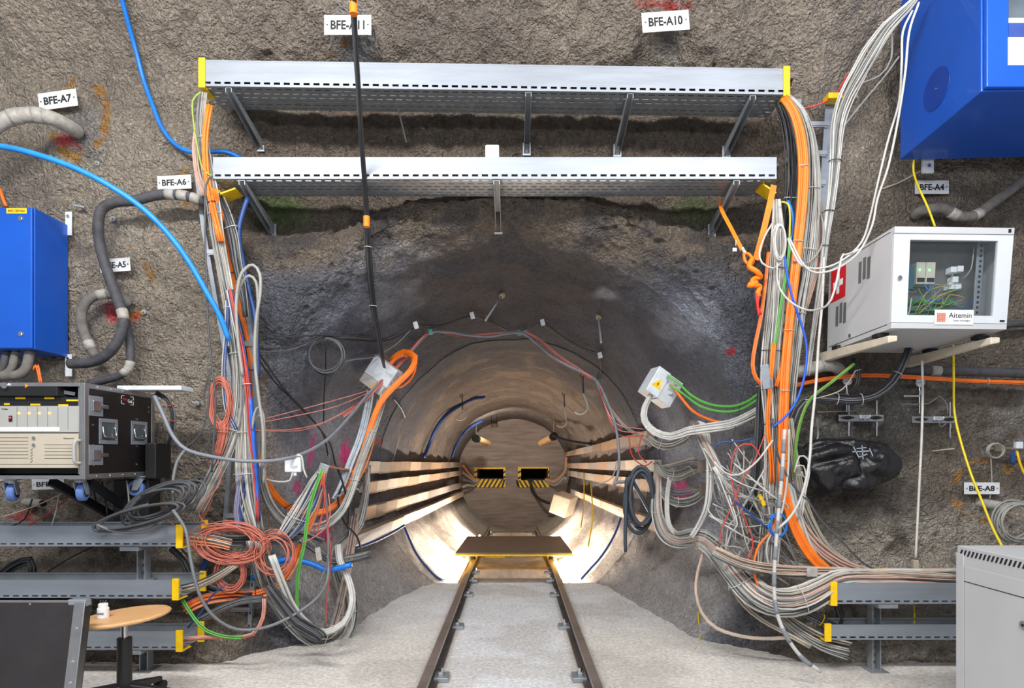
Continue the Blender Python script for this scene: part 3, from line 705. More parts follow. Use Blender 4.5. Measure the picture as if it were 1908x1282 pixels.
# ---------------------------------------------------------------- enclosures
def rivets(mb, pts, r=0.006, h=0.003, n=8):
    for p, ax in pts:
        p = Vector(p); mb.cyl(p, p+Vector(ax)*h, r, n)
def sticker(M, x0, x1, z0, z1, m, parent, name='sticker', t=0.001, y=0.0):
    mb = MB(M); mb.box(x0, x1, y-t, y, z0, z1); return mb.build(name, m, parent)

# left blue wall box: front face to px 54, side to px 126
X0, X1, Z0, Z1, YF, YB = -4.35, (62-CX)/F*3.95, zat(650, 3.95), zat(385, 3.95), 3.95, 4.27
xf = (60-CX)/F*3.95
t = thing('electrical_cabinet', (X1, YF, Z0), 'bright blue steel wall cabinet cut off by the left edge of the photo', 'cabinet')
mb = MB(); mb.box(X0, xf, YF+0.022, YB, Z0, Z1); mb.build('cabinet_body', blue_p, t, bevel=0.004)
mb = MB(); mb.box(X0, xf-0.003, YF, YF+0.018, Z0+0.004, Z1-0.004); dr = mb.build('door', blue_p, t, bevel=0.006)
for z in (Z0+0.1, Z1-0.08):
    x = (39-CX)/F*YF; mb = MB(); mb.cyl((x, YF-0.004, z), (x, YF, z), 0.017, 20); mb.cyl((x, YF-0.007, z), (x, YF-0.004, z), 0.009, 4); mb.build('lock', chrome, dr)
M = frame(((31-CX)/F*YF, YF, zat(393, YF)))
sticker(M, -0.068, 0.068, -0.018, 0.018, yel, dr); lettering('84:41 / 220 Nixx', M @ Matrix.Translation((0, -0.002, 0)), 0.11, 0.014, inkm, dr)
for (z, zz) in ((zat(415, 4.25), 0.17), (zat(680, 4.25), 0.16)):
    x = (126-CX)/F*4.27; mb = MB(); mb.box(x-0.012, x+0.035, 4.262, 4.268, z-zz*0.5, z+zz*0.5); b = mb.build('wall_bracket', wbox, t)
    mb = MB(); mb.cyl((x+0.014, 4.25, z+zz*0.3), (x+0.014, 4.263, z+zz*0.3), 0.010, 6); mb.build('screw', chrome, b)

# right upper blue cabinet, seen from below
XL, YF, YB = (1836-CX)/F*3.35, 3.35, 4.15
Z0, Z1 = zat(165, 3.35)-0.0, 5.0
t = thing('electrical_cabinet', (XL, YF, Z0), 'large dark blue steel cabinet hung high at the top right corner', 'cabinet')
zb = zat(298, 4.15); xb = (1677-CX)/F*4.15
mb = MB(); mb.hexa([(XL, YF+0.03, Z0), (XL+1.6, YF+0.03, Z0+0.03), (XL+1.6, YB, zb+0.03), (xb, YB, zb), (XL, YF+0.03, Z1), (XL+1.6, YF+0.03, Z1), (XL+1.6, YB, Z1), (xb, YB, Z1)]); mb.build('cabinet_body', blue_p, t, bevel=0.006)
mb = MB(); mb.box(XL+0.008, XL+1.6, YF, YF+0.028, Z0+0.01, Z1); dr = mb.build('door', blue_p, t, bevel=0.006)
def sidept(f, z, off=0.0): return Vector((XL+(xb-XL)*f-off, YF+0.03+(YB-YF-0.03)*f, z))
c = sidept(0.50, zat(161, 3.74), 0.0); nrm_ = Vector((-1, (xb-XL)/(YB-YF), 0)).normalized()
mb = MB(); mb.cyl(c, c+nrm_*0.004, 0.125, 40); pl = mb.build('round_blanking_plate', mat('blue_enamel_dark', '#123f9c', 0.4, 0, 0.08, 6), t, bevel=0.001)
mb = MB(); mb.cyl(c+nrm_*0.004, c+nrm_*0.009, 0.007, 8); mb.build('screw', chrome, pl)
M = frame(((1908-CX)/F*YF+0.1, YF, zat(60, YF)))
x0 = (1879-CX)/F*YF; zt = zat(-40, YF)
win = MB(); win.box(x0, x0+0.5, YF-0.002, YF, zat(34, YF), zt); win.build('display_window', mat('cabinet_display', '#5c6770', 0.15, 0, 0.5, 3), dr)
win = MB(); win.box(x0, x0+0.5, YF-0.003, YF-0.0005, zat(43, YF), zat(34, YF)); win.box(x0-0.004, x0+0.5, YF-0.003, YF-0.0005, zat(122, YF), zat(70, YF)); win.build('paper_notice', whitep, dr)
win = MB(); win.box(x0, x0+0.5, YF-0.003, YF-0.0005, zat(69, YF), zat(43, YF)); win.build('blue_notice_band', mat('notice_blue', '#3a52a0', 0.4), dr)
c = P(1730, 309, 4.17); mb = MB(); mb.box(c.x-0.04, c.x+0.04, 4.17, 4.19, c.z-0.05, c.z+0.07); f_ = mb.build('mounting_foot', wpan, t, bevel=0.003)
mb = MB(); mb.cyl((c.x, 4.16, c.z), (c.x, 4.172, c.z), 0.014, 6); mb.build('bolt', chrome, f_)

# white equipment cabinet with a glass door on two brackets (leans a little forward)
c8 = [P(1660, 612, 3.5), P(1875, 614, 3.5), P(1800, 642, 4.15), P(1530, 662, 4.15), P(1667, 422, 3.44), P(1890, 425, 3.44), P(1815, 500, 4.10), P(1556, 492, 4.10)]
dpt = (c8[3]-c8[0]+c8[7]-c8[4])/2; c8[3] = c8[0]+dpt; c8[2] = c8[1]+dpt; c8[7] = c8[4]+dpt; c8[6] = c8[5]+dpt
A_, B_, D_, E_ = c8[0], c8[1], c8[3], c8[4]
Ux = (B_-A_); Uz = (E_-A_); Uy = (D_-A_)
def cab(u, v, w): return A_+Ux*u+Uy*v+Uz*w+((c8[5]-c8[4])-(c8[1]-c8[0]))*(u*w)
def chexa(mb, u0, u1, v0, v1, w0, w1): mb.hexa([cab(u0, v0, w0), cab(u1, v0, w0), cab(u1, v1, w0), cab(u0, v1, w0), cab(u0, v0, w1), cab(u1, v0, w1), cab(u1, v1, w1), cab(u0, v1, w1)])
t = thing('equipment_cabinet', tuple(A_), 'light grey wall cabinet with glass door, electronics inside, flag sticker on its side', 'cabinet')
mb = MB(); e = 0.02
chexa(mb, 0, e, 0.03, 1, 0, 1); chexa(mb, 1-e, 1, 0.03, 1, 0, 1); chexa(mb, e, 1-e, 0.03, 1, 0, e); chexa(mb, e, 1-e, 0.03, 1, 1-e, 1); chexa(mb, e, 1-e, 0.985, 1, e, 1-e)
mb.build('cabinet_shell', wpan, t)
mb = MB(); g0, g1, h0, h1 = 0.135, 0.875, 0.135, 0.875
chexa(mb, 0.0, g0, 0, 0.028, 0.06, 0.93); chexa(mb, g1, 1, 0, 0.028, 0.06, 0.93); chexa(mb, g0, g1, 0, 0.028, 0.06, h0); chexa(mb, g0, g1, 0, 0.028, h1, 0.93)
dr = mb.build('door_frame', mat('door_enamel', '#ccd1d8', 0.4, 0, 0.02), t)
mb = MB(); chexa(mb, 0, 1, -0.005, 0.028, 0.935, 1.0); chexa(mb, 0, 1, -0.003, 0.028, 0.0, 0.055); mb.build('front_trim', wpan, t, bevel=0.002)
glass = bpy.data.materials.new('smoked_glass'); glass.use_nodes = True; nt = glass.node_tree; nt.nodes.clear()
o_ = nt.nodes.new('ShaderNodeOutputMaterial'); mx = nt.nodes.new('ShaderNodeMixShader'); tr = nt.nodes.new('ShaderNodeBsdfTransparent'); gl = nt.nodes.new('ShaderNodeBsdfGlossy')
tr.inputs[0].default_value = (0.9, 0.92, 0.93, 1); gl.inputs['Roughness'].default_value = 0.03; fr = nt.nodes.new('ShaderNodeFresnel'); fr.inputs[0].default_value = 1.7
mx.inputs[0].default_value = 0.07; nt.links.new(tr.outputs[0], mx.inputs[1]); nt.links.new(gl.outputs[0], mx.inputs[2]); nt.links.new(mx.outputs[0], o_.inputs[0])
mb = MB(); chexa(mb, g0, g1, 0.010, 0.016, h0, h1); mb.build('door_glass', glass, dr)
c = cab(0.055, -0.001, 0.50); mb = MB(); mb.cyl(c, c-Uy.normalized()*0.008, 0.013, 16); mb.build('door_lock', chrome, dr)
c = cab(0.96, -0.006, 0.97); mb = MB(); mb.bar(c-Vector((.008, 0, 0)), c+Vector((.008, 0, 0)), 0.003, 0.02); mb.build('maker_plate', blackm, t)
# inside
pcb = mat('green_terminal_block', '#2f7d46', 0.5); beigem = mat('beige_module', '#c9c6b4', 0.5)
VS = 0.5
def inbox(name, u0, u1, v0, v1, w0, w1, m, par=t, bevel=0.002):
    mb = MB(); chexa(mb, u0, u1, v0*VS, v1*VS, w0, w1); return mb.build(name, m, par, bevel=bevel)
inbox('mounting_plate', 0.05, 0.93, 0.5, 0.51, 0.05, 0.95, mat('inner_plate', '#6c6b6a', 0.5), bevel=0)
for u in (0.30, 0.385):
    m_ = inbox('power_module', u, u+0.08, 0.30, 0.49, 0.50, 0.72, beigem); inbox('terminal_strip', u+0.008, u+0.072, 0.29, 0.30, 0.52, 0.56, inkm, m_, 0)
    inbox('green_led', u+0.02, u+0.035, 0.294, 0.30, 0.63, 0.65, mat('green_led', '#70ff80', 0.3, emit=3, var=0), m_, 0)
inbox('relay_module', 0.17, 0.29, 0.33, 0.49, 0.45, 0.70, mat('teal_module', '#2a5f70', 0.5))
for u, w in ((0.62, 0.63), (0.68, 0.64), (0.64, 0.53), (0.61, 0.46), (0.67, 0.46)): inbox('socket_module', u, u+0.05, 0.35, 0.49, w, w+0.06, whitep)
for w, u1 in ((0.31, 0.66), (0.235, 0.64), (0.165, 0.44)): inbox('terminal_block', 0.21, u1, 0.34, 0.49, w, w+0.045, pcb)
inbox('rack_rail', 0.80, 0.86, 0.25, 0.28, 0.05, 0.95, galv2); inbox('rack_rail', 0.10, 0.14, 0.25, 0.28, 0.05, 0.95, galv2)
mb = MB()
for k in range(16): chexa(mb, 0.822, 0.842, 0.248*VS, 0.2495*VS, 0.09+k*0.052, 0.115+k*0.052)
mb.build('rail_slots', inkm, t)
rnd = random.Random(5)
for k in range(26):
    p0 = cab(rnd.uniform(.22, .6), rnd.uniform(.13, .165), rnd.choice((.33, .26, .19))); p1 = cab(rnd.uniform(.3, .75), rnd.uniform(.11, .165), rnd.uniform(.2, .5)); mid = (p0+p1)/2+Vector((rnd.uniform(-.05, .05), -0.01, rnd.uniform(-.02, .06)))
    mb = MB(); mb.tube(spline([p0, mid, p1]), 0.0022, 5); mb.build('inner_wire', rnd.choice([yel2, grnc, gryc, yel2, blue_c]), t, smooth=True)
for (u0, w0, u1, w1, m_, r_) in [(0.36, .5, .42, .5, blue_c, .003), (0.14, .55, .3, .42, gryc, .003), (0.17, .16, .26, .35, whtc, .005), (.62, .28, .80, .36, blue_d, .005), (.45, .5, .62, .62, gryc, .003), (.70, .55, .78, .9, gryc, .004)]:
    mb = MB(); a, b = cab(u0, .14, w0), cab(u1, .14, w1); mb.tube(spline([a, (a+b)/2+Vector((0, -.02, -0.05)), b]), r_, 6); mb.build('inner_wire', m_, t, smooth=True)
# maker's notice on the glass
def onfront(u, w, off=0.002): 
    c = cab(u, 0, w)-Uy.normalized()*off; M = Matrix.Identity(4); ux = Ux.normalized(); uz = Uz.normalized(); uy = ux.cross(uz)*-1
    for i, col in enumerate((ux, uy, uz)):
        for j in range(3): M[j][i] = col[j]
    M.translation = c; return M
M = onfront(0.535, 0.115, 0.004); s = sticker(M, -0.115, 0.115, -0.043, 0.043, whitep, t, 'notice_plate', 0.002)
lettering('Aitemin', M @ Matrix.Translation((0.035, -0.003, 0.012)), 0.135, 0.03, inkm, s); lettering('Centro Tecnológico', M @ Matrix.Translation((0.045, -0.003, -0.020)), 0.10, 0.012, inkm, s)
mb = MB(M)
for i in range(5):
    for j in range(5): mb.box(-0.102+i*0.0105, -0.094+i*0.0105, -0.004, -0.002, -0.026+j*0.0105, -0.018+j*0.0105)
mb.build('logo', mat('logo_orange', '#d96a48', 0.5, var=0.3, scale=60), s)
mb = MB(onfront(0.955, 0.085)); mb.box(-0.014, 0.014, -0.002, 0, -0.005, 0.005); mb.build('maker_plate', blackm, t)
# left side details: flag, vents, lock
sx_ = Uy.normalized(); sn_ = Vector((-abs(Uy.y), Uy.x, 0)).normalized()
def sidehexa(mb, v0, v1, w0, w1, t0, t1):
    q = lambda v, w, tt: cab(0, v, w)+sn_*tt
    mb.hexa([q(v0, w0, t0), q(v1, w0, t0), q(v1, w0, t1), q(v0, w0, t1), q(v0, w1, t0), q(v1, w1, t0), q(v1, w1, t1), q(v0, w1, t1)])
mb = MB(); sidehexa(mb, 0.70, 0.955, 0.56, 0.93, 0.0005, 0.002); fl_ = mb.build('flag_sticker', redp, t)
mb = MB(); sidehexa(mb, 0.745, 0.91, 0.71, 0.78, 0.002, 0.003); mb.build('white_cross', whitep, fl_); mb = MB(); sidehexa(mb, 0.805, 0.85, 0.63, 0.86, 0.002, 0.003); mb.build('white_cross', whitep, fl_)
for (v, w) in ((0.32, 0.64), (0.68, 0.28)):
    mb = MB()
    for j in range(3):
        for k in range(16):
            sidehexa(mb, v+j*0.065, v+j*0.065+0.045, w+k*0.0145-(0.02 if j != 1 else 0), w+k*0.0145+0.008-(0.02 if j != 1 else 0), 0.0003, 0.0015)
    mb.build('vent_grille', inkm, t)
mb = MB(); c = cab(0, 0.60, 0.09); mb.cyl(c, c+sn_*0.006, 0.013, 14); mb.build('side_lock', chrome, t)
for w_ in (0.05, 0.965):
    mb = MB(); sidehexa(mb, 0.05, 0.97, w_, w_+.007, 0.0003, 0.0012); mb.build('panel_seam', blackm, t)
# cream support brackets
for (p0, p1, lb) in [((1664, 632), (1528, 668), 'left'), ((1855, 635), (1690, 676), 'right')]:
    a = P(p0[0], p0[1], 3.52); b = P(p1[0], p1[1], 4.24); r0 = Vector((0, 0, 0.022)); r1 = Vector((0, 0, 0.035)); w_ = Vector((0.028, 0, 0))
    mb = MB(); mb.hexa([a-w_-r0, a+w_-r0*0.5, b+w_-r1, b-w_-r1, a-w_+r0, a+w_+r0, b+w_+r1, b-w_+r1])
    b_ = mb.build('shelf_bracket', cream, None, bevel=0.006); tag(b_, 'cream steel arm under the glass-door cabinet, %s one' % lb, 'bracket')
    for f in (0.15, 0.7):
        c = a+(b-a)*f; mb = MB(); mb.box(c.x-0.035, c.x+0.035, c.y-0.03, c.y+0.03, c.z+0.03, c.z+0.052); mb.build('rubber_pad', blackr, b_)

# pale cabinet at the bottom right, its long side facing left
X, Y0, Y1, ZT = 2.40, 2.3, 3.2, zat(1016, 3.2)
t = thing('server_cabinet', (X, Y0, 0), 'pale grey floor cabinet cut off by the lower right corner of the photo', 'cabinet')
mb = MB(); mb.box(X+0.004, 3.2, Y0, Y1, 0, ZT); mb.build('cabinet_body', wpan, t, bevel=0.004)
mb = MB(); mb.box(X-0.004, X+0.003, Y0, Y1-0.06, 0.02, ZT-0.10); mb.box(X-0.004, X+0.003, Y1-0.055, Y1-0.002, 0.02, ZT-0.04)
mb.build('side_panel', wpan, t, bevel=0.002)
mb = MB()
for k in range(32): y = Y1-0.03-k*0.026; mb.hexa([(X-0.0005, y, ZT-0.048), (X-0.0005, y+.008, ZT-0.048), (X+.006, y+.008, ZT-.048), (X+.006, y, ZT-.048), (X-0.0005, y-.014, ZT-0.018), (X-0.0005, y-.006, ZT-0.018), (X+.006, y-.006, ZT-.018), (X+.006, y-.014, ZT-.018)])
mb.build('vent_slots', inkm, t)
mb = MB(); mb.box(X-0.0055, X-0.003, Y0, Y1-0.06, zat(1083, 3.14)-0.002, zat(1083, 3.14)+0.002); mb.build('panel_seam', blackm, t)
c = Vector((X-0.004, 2.77, zat(1165, 2.77))); mb = MB(); mb.cyl(c, c+Vector((-0.008, 0, 0)), 0.02, 20); k_ = mb.build('panel_lock', chrome, t); mb = MB(); mb.cyl(c+Vector((-.008, 0, 0)), c+Vector((-0.010, 0, 0)), 0.007, 8); mb.build('keyhole', inkm, k_)

# wheeled flight case with rack units, on the left
X1, YF, YB = (158-CX)/F*3.45, 3.45, 4.12; X0 = X1-0.62; Z0, Z1 = zat(893, YF), zat(713, YF); S = 0.03
t = thing('rack_flight_case', (X1, YF, Z0), 'black flight case on blue castors with grey and beige rack units', 'flight case')
mb = MB()
mb.box(X1-0.012, X1-0.002, YF+0.02, YB-0.02, Z0+0.03, Z1-0.03); mb.box(X0, X1-0.012, YF+0.02, YB-0.02, Z1-0.014, Z1-0.004); mb.box(X0, X1-0.012, YF+0.02, YB-0.02, Z0+0.004, Z0+0.014); mb.box(X0, X0+0.01, YF+0.02, YB, Z0, Z1); mb.box(X0, X1-0.012, YB-0.03, YB-0.02, Z0, Z1)
mb.build('case_panel', blackp, t)
mb = MB()
for (a, b) in [((X1, YF), (X1, YF)), ((X1, YB), (X1, YB))]:
    mb.box(a[0]-0.03, a[0]+0.002, a[1]-0.002 if a[1] == YF else a[1]-0.034, a[1]+0.034 if a[1] == YF else a[1]+0.002, Z0, Z1)
for z in (Z0, Z1-S): mb.box(X1-0.028, X1+0.002, YF+0.034, YB-0.034, z, z+S)
for z in (Z0, Z1-0.022): mb.box(X0, X1-0.03, YF-0.002, YF+0.02, z, z+0.022)
ed = mb.build('aluminium_edging', alu, t, bevel=0.002)
x = X1+0.002
for rv in ([((x, YF+0.1+0.12*k, Z0+0.015), (1, 0, 0)) for k in range(5)]+[((x, YF+0.1+0.12*k, Z1-0.015), (1, 0, 0)) for k in range(5)]+[((X1-0.001, YF+dy, Z0+dz), (1, 0, 0)) for dy, dz in ((.07, .08), (.07, .2), (.07, .32), (.07, .38), (.07, .48), (.48, .08), (.48, .2), (.48, .38), (.6, .44), (.6, .47))]):
    mb = MB(); rivets(mb, [rv]); mb.build('rivet', chrome, t)
def latch(y, z):
    M = Matrix.Translation((X1, y, z)); mb = MB(M); mb.box(0, 0.004, -0.06, 0.06, -0.06, 0.06); l = mb.build('latch', galv, t, bevel=0.004)
    mb = MB(M); mb.box(0.004, 0.014, -0.035, 0.03, -0.03, 0.03); mb.box(0.006, 0.012, 0.02, 0.10, -0.012, 0.012); mb.build('latch_lever', chrome, l, bevel=0.003)
latch(YF+0.09, zat(757, 3.55)); latch(YF+0.09, zat(848, 3.55))
def hand(y, z):
    M = Matrix.Translation((X1, y, z)); mb = MB(M); 
    for q in ((-.085, .085, .055, .078), (-.085, .085, -.078, -.055)): mb.box(0, 0.004, q[0], q[1], q[2], q[3])
    for q in ((-.085, -.062), (.062, .085)): mb.box(0, 0.004, q[0], q[1], -.055, .055)
    h = mb.build('recessed_handle', galv, t, bevel=0.002)
    mb = MB(M); mb.box(-0.002, 0.001, -.062, .062, -.055, .055); mb.build('handle_dish', mat('handle_dish', '#6f7a80', 0.3, 0.6), h)
    mb = MB(M); mb.tube(spline([(0.004, -.055, .03), (0.014, -.052, -.03), (0.016, 0, -.038), (0.014, .052, -.03), (0.004, .055, .03)], .01), 0.006, 8); mb.build('handle_bar', chrome, h, smooth=True)
hand(YF+0.20, zat(804, 3.65)); hand(YF+0.50, zat(807, 3.95))
def spoint(y, z): return Matrix.Translation((X1+0.0005, y, z)) @ Matrix.Rotation(math.pi/2, 4, 'Z')
M = spoint(YF+0.38, zat(746, 3.83)); mb = MB(M)
for (a0, a1, b0, b1) in ((-.06, -.03, .025, .028), (.03, .06, .025, .028), (-.06, -.03, -.028, -.025), (.03, .06, -.028, -.025), (-.06, -.057, .005, .028), (.057, .06, .005, .028), (-.06, -.057, -.028, -.005), (.057, .06, -.028, -.005)): mb.box(a0, a1, -0.0015, 0, b0, b1)
mb.build('logo_frame', whitep, t); lettering('flyht', M @ Matrix.Translation((-.022, 0, .004)), .045, .02, redp, t); lettering('Cosi', M @ Matrix.Translation((.026, 0, -.003)), .04, .022, whitep, t)
# castors
def castor(x, y, yaw):
    M = Matrix.Translation((x, y, Z0)) @ Matrix.Rotation(math.radians(yaw), 4, 'Z'); mb = MB(M)
    mb.box(-.045, .045, -.045, .045, -.006, 0); mb.cyl((0, 0, -.022), (0, 0, -.006), .03, 16)
    for s in (-1, 1): mb.hexa([(s*.026-.002, -.03, -.022), (s*.026+.002, -.03, -.022), (s*.026+.002, .03, -.022), (s*.026-.002, .03, -.022), (s*.026-.002, .01, -.095), (s*.026+.002, .01, -.095), (s*.026+.002, .045, -.095), (s*.026-.002, .045, -.095)])
    c = mb.build('castor', galv, t); mb = MB(M)
    mb.lathe((-.02, .028, -.082), (.02, .028, -.082), [(0, .046), (.12, .052), (.88, .052), (1, .046)], 28); mb.build('wheel', mat('blue_castor_tread', '#5a78b8', 0.5), c, smooth=False)
    mb = MB(M); mb.cyl((-.023, .028, -.082), (.023, .028, -.082), .03, 20); mb.build('wheel_hub', mat('castor_hub', '#26272b', 0.5), c)
castor((20-CX)/F*3.5, 3.5, 20); castor((150-CX)/F*3.52, 3.52, 15); castor((262-CX)/F*4.0, 4.0, 100)
# rack units
XR = X1-0.032; fz = lambda py: zat(py, YF+0.03)
mb = MB(); mb.box(XR-0.022, XR, YF+0.02, YF+0.03, Z0+0.03, Z1-0.024); mb.build('rack_rail', alu, t)
mb = MB(); mb.box(X0+.01, XR-.02, YF+.10, YF+.11, Z0+0.03, Z1-0.03); mb.build('back_panel', blackm, t)
xx0 = X0+0.02
dw = MB(); dw.hexa([(xx0, YF+.0, fz(738)), (XR-.13, YF+.0, fz(738)), (XR-.10, YF+.09, fz(742)), (xx0, YF+.09, fz(742)), (xx0, YF+.0, fz(716)), (XR-.13, YF+.0, fz(718)), (XR-.10, YF+.09, fz(722)), (xx0, YF+.09, fz(722))]); d_ = dw.build('top_flap', blackm, t, bevel=.003)
x = (12-CX)/F*YF; mb = MB(); mb.cyl((x, YF-.016, fz(720)), (x, YF, fz(720)), .018, 18); mb.build('flap_knob', chrome, d_)
mb = MB(); a = Vector(((50-CX)/F*YF, YF-.003, fz(720))); mb.add([a+Vector((-.008, 0, -.013)), a+Vector((.012, 0, 0)), a+Vector((-.008, 0, .013)), a+Vector((-.008, .002, -.013)), a+Vector((.012, .002, 0)), a+Vector((-.008, .002, .013))], [(0, 1, 2), (3, 5, 4), (0, 3, 4, 1), (1, 4, 5, 2), (2, 5, 3, 0)]); mb.build('orange_arrow', mat('arrow_orange', '#f08a1c', .5), d_)
mb = MB(); mb.bar(P(62, 722, 3.46), P(140, 734, 3.50), .006, .02, up=(0, 0, 1)); mb.build('flap_stay', galv, t)
mb = MB(); mb.box(xx0, XR-.02, YF+.03, YF+.10, fz(757), fz(740)); pnl = mb.build('patch_panel', blackm, t)
for (px, py, w_) in ((38, 742, 18), (92, 742, 18), (137, 746, 26), (13, 753, 10), (66, 754, 18), (118, 755, 18)):
    a = P(px, py, YF+.029); mb = MB(); mb.box(a.x-w_*.0016, a.x+w_*.0016, YF+.0275, YF+.03, a.z-.005, a.z+.005); mb.build('yellow_label', yel, pnl)
greym = mat('grey_instrument', '#a9a9a6', .5, 0, .03); beigep = mat('beige_instrument', '#bdb4a3', .5, 0, .03)
mb = MB(); mb.box(xx0, XR-.01, YF+.012, YF+.09, fz(806), fz(757)); gu = mb.build('grey_amplifier', greym, t, bevel=.002)
mb = MB()
for px in (32, 51, 70, 89, 108, 127): a = P(px, 0, YF+.012); mb.box(a.x-.0007, a.x+.0007, YF+.0112, YF+.012, fz(801), fz(759))
mb.build('module_seam', inkm, gu)
for px in (35, 54, 73, 92): 
    a = P(px, 770, YF+.011); mb = MB(); mb.cyl(a, a+Vector((0, -.002, 0)), .006, 10); mb.build('amber_led', mat('amber_led', '#ffb030', .4, emit=5, var=0), gu)
a = P(20, 780, YF+.011); mb = MB(); mb.box(a.x-.009, a.x+.009, YF+.007, YF+.012, a.z-.017, a.z+.017); sw = mb.build('power_switch', inkm, gu); mb = MB(); mb.box(a.x-.005, a.x+.005, YF+.006, YF+.0072, a.z+.002, a.z+.009); mb.build('red_indicator', mat('red_led', '#ff3020', .4, emit=4, var=0), sw)
mb = MB(); mb.box(xx0, (108-CX)/F*YF, YF+.0105, YF+.012, fz(803), fz(796)); mb.build('terminal_strip', whitep, gu)
lettering('Profess', Matrix.Translation((P(9, 762, YF+.011))), .035, .010, inkm, gu)
mb = MB(); mb.box(xx0, XR-.006, YF+.0, YF+.09, fz(872), fz(808)); bu = mb.build('beige_computer', beigep, t, bevel=.003)
mb = MB()
for k in range(7): mb.box(xx0, (53-CX)/F*YF, YF-.0008, YF+.001, fz(816+k*6.3)-.0015, fz(816+k*6.3)+.0015)
for k in range(5): mb.box((83-CX)/F*YF, (136-CX)/F*YF, YF-.0008, YF+.001, fz(829+k*6.3)-.0015, fz(829+k*6.3)+.0015)
for k in range(5): mb.bar(((57-CX)/F*YF, YF-.0005, fz(840+k*5.5)), ((61-CX)/F*YF, YF-.0005, fz(836+k*5.5)), .002, .003)
mb.box(xx0, XR-.02, YF-.0008, YF+.001, fz(865)-.001, fz(865)+.001)
mb.build('vent_slots', mat('slot_brown', '#57503f', .7, var=0), bu)
lettering('Suspectra', Matrix.Translation(P(128, 817, YF-.001)), .06, .010, inkm, bu)
for py in (816, 829): a = P(64, py, YF); mb = MB(); mb.cyl(a, a+Vector((0, -.008, 0)), .009, 14); mb.build('key_lock', chrome, bu)
a = P(146, 818, YF); b = P(146, 866, YF); mb = MB(); mb.tube(spline([a+Vector((.012, 0, -.01)), a+Vector((0, -.03, -.02)), b+Vector((0, -.03, .02)), b+Vector((.012, 0, .01))], .01), .009, 8); mb.build('carry_handle', greym, bu, smooth=True)
# small white device lying on the case
a = P(188, 717, 3.75); b = P(305, 727, 3.75)
mb = MB(); mb.box(a.x+.04, b.x+.06, 3.84, 3.99, Z1+.001, Z1+.030); tag(mb.build('network_device', wbox, bevel=.004), 'flat white device lying on top of the black flight case', 'device')
# wall shelf arms carrying the flight case
for (p0, p1, lb) in (((95, 897, 3.6), (208, 960, 4.1), 'left'), ((165, 897, 3.7), (248, 955, 4.15), 'right')):
    mb = MB(); mb.bar(P(*p0), P(*p1), .03, .05); tag(mb.build('shelf_brace', blackm), lb+' black diagonal brace under the flight case', 'brace')
mb = MB(); mb.box((225-CX)/F*4.1, (290-CX)/F*4.1, 4.02, 4.16, zat(972, 4.1), zat(893, 4.1)); mb.box((235-CX)/F*4.1, (262-CX)/F*4.1, 4.06, 4.2, zat(1000, 4.1), zat(972, 4.1)); tag(mb.build('power_supply_box', blackm, bevel=.006), 'black box behind the rear castor of the flight case', 'box')
mb = MB(); mb.box((293-CX)/F*4.12, (313-CX)/F*4.12, 3.98, 4.16, zat(890, 4.1), zat(826, 4.1)); tag(mb.build('power_supply_box', blackm, bevel=.006), 'narrow black box to the right of the flight case', 'box')

# leaning flight case lid at the lower left
t = thing('flight_case_lid', P(100, 1400, 2.75), 'dark flat flight case lid with aluminium rim, standing at the lower left corner', 'case lid')
def lidp(px, py, off=0): f = (py-1115)/160; return P(px, py, 2.9-0.10*f-off)
BR = [lidp(142, 1272), lidp(160, 1118)]
q = (BR[0]-BR[1]); br2 = BR[0]+q*0.55; bl2 = br2+Vector((-1.1, 0, 0)); tl = BR[1]+Vector((-1.1, 0, 0)); tk = Vector((0, .045, 0))
mb = MB(); mb.hexa([bl2, br2, br2+tk, bl2+tk, tl, BR[1], BR[1]+tk, tl+tk]); mb.build('lid_panel', mat('lid_black_laminate', '#2a2729', .6, 0, .3, 4, .2, 120), t)
mb = MB(); f_ = Vector((0, -.003, 0)); w_ = Vector((-.055, 0, 0)); h_ = Vector((0, 0, -.038))
mb.hexa([br2+w_+f_, br2+f_, br2+tk, br2+w_+tk, BR[1]+w_+f_, BR[1]+f_, BR[1]+tk, BR[1]+w_+tk]); mb.hexa([tl+h_+f_, BR[1]+h_+f_, BR[1]+h_+tk, tl+h_+tk, tl+f_, BR[1]+f_, BR[1]+tk, tl+tk]); mb.build('lid_rim', alu, t, bevel=.003)
mb = MB(); c = BR[1]+f_*2; mb.hexa([c+Vector((-.08, 0, -.05)), c+Vector((.002, 0, -.07)), c+Vector((.002, .045, -.07)), c+Vector((-.08, .045, -.05)), c+Vector((-.09, 0, .002)), c+Vector((.002, 0, .002)), c+Vector((.002, .045, .002)), c+Vector((-.09, .045, .002))]); mb.build('corner_brace', galv, t, bevel=.006)
for rv in ([(BR[1]+Vector((-.27-.22*k, -.003, -.019)), (0, -1, 0)) for k in range(3)]+[(BR[1]+q*(f)+Vector((-.028, -.003, 0)), (0, -1, 0)) for f in (.35, .75, 1.0)]):
    mb = MB(); rivets(mb, [rv]); mb.build('rivet', chrome, t)

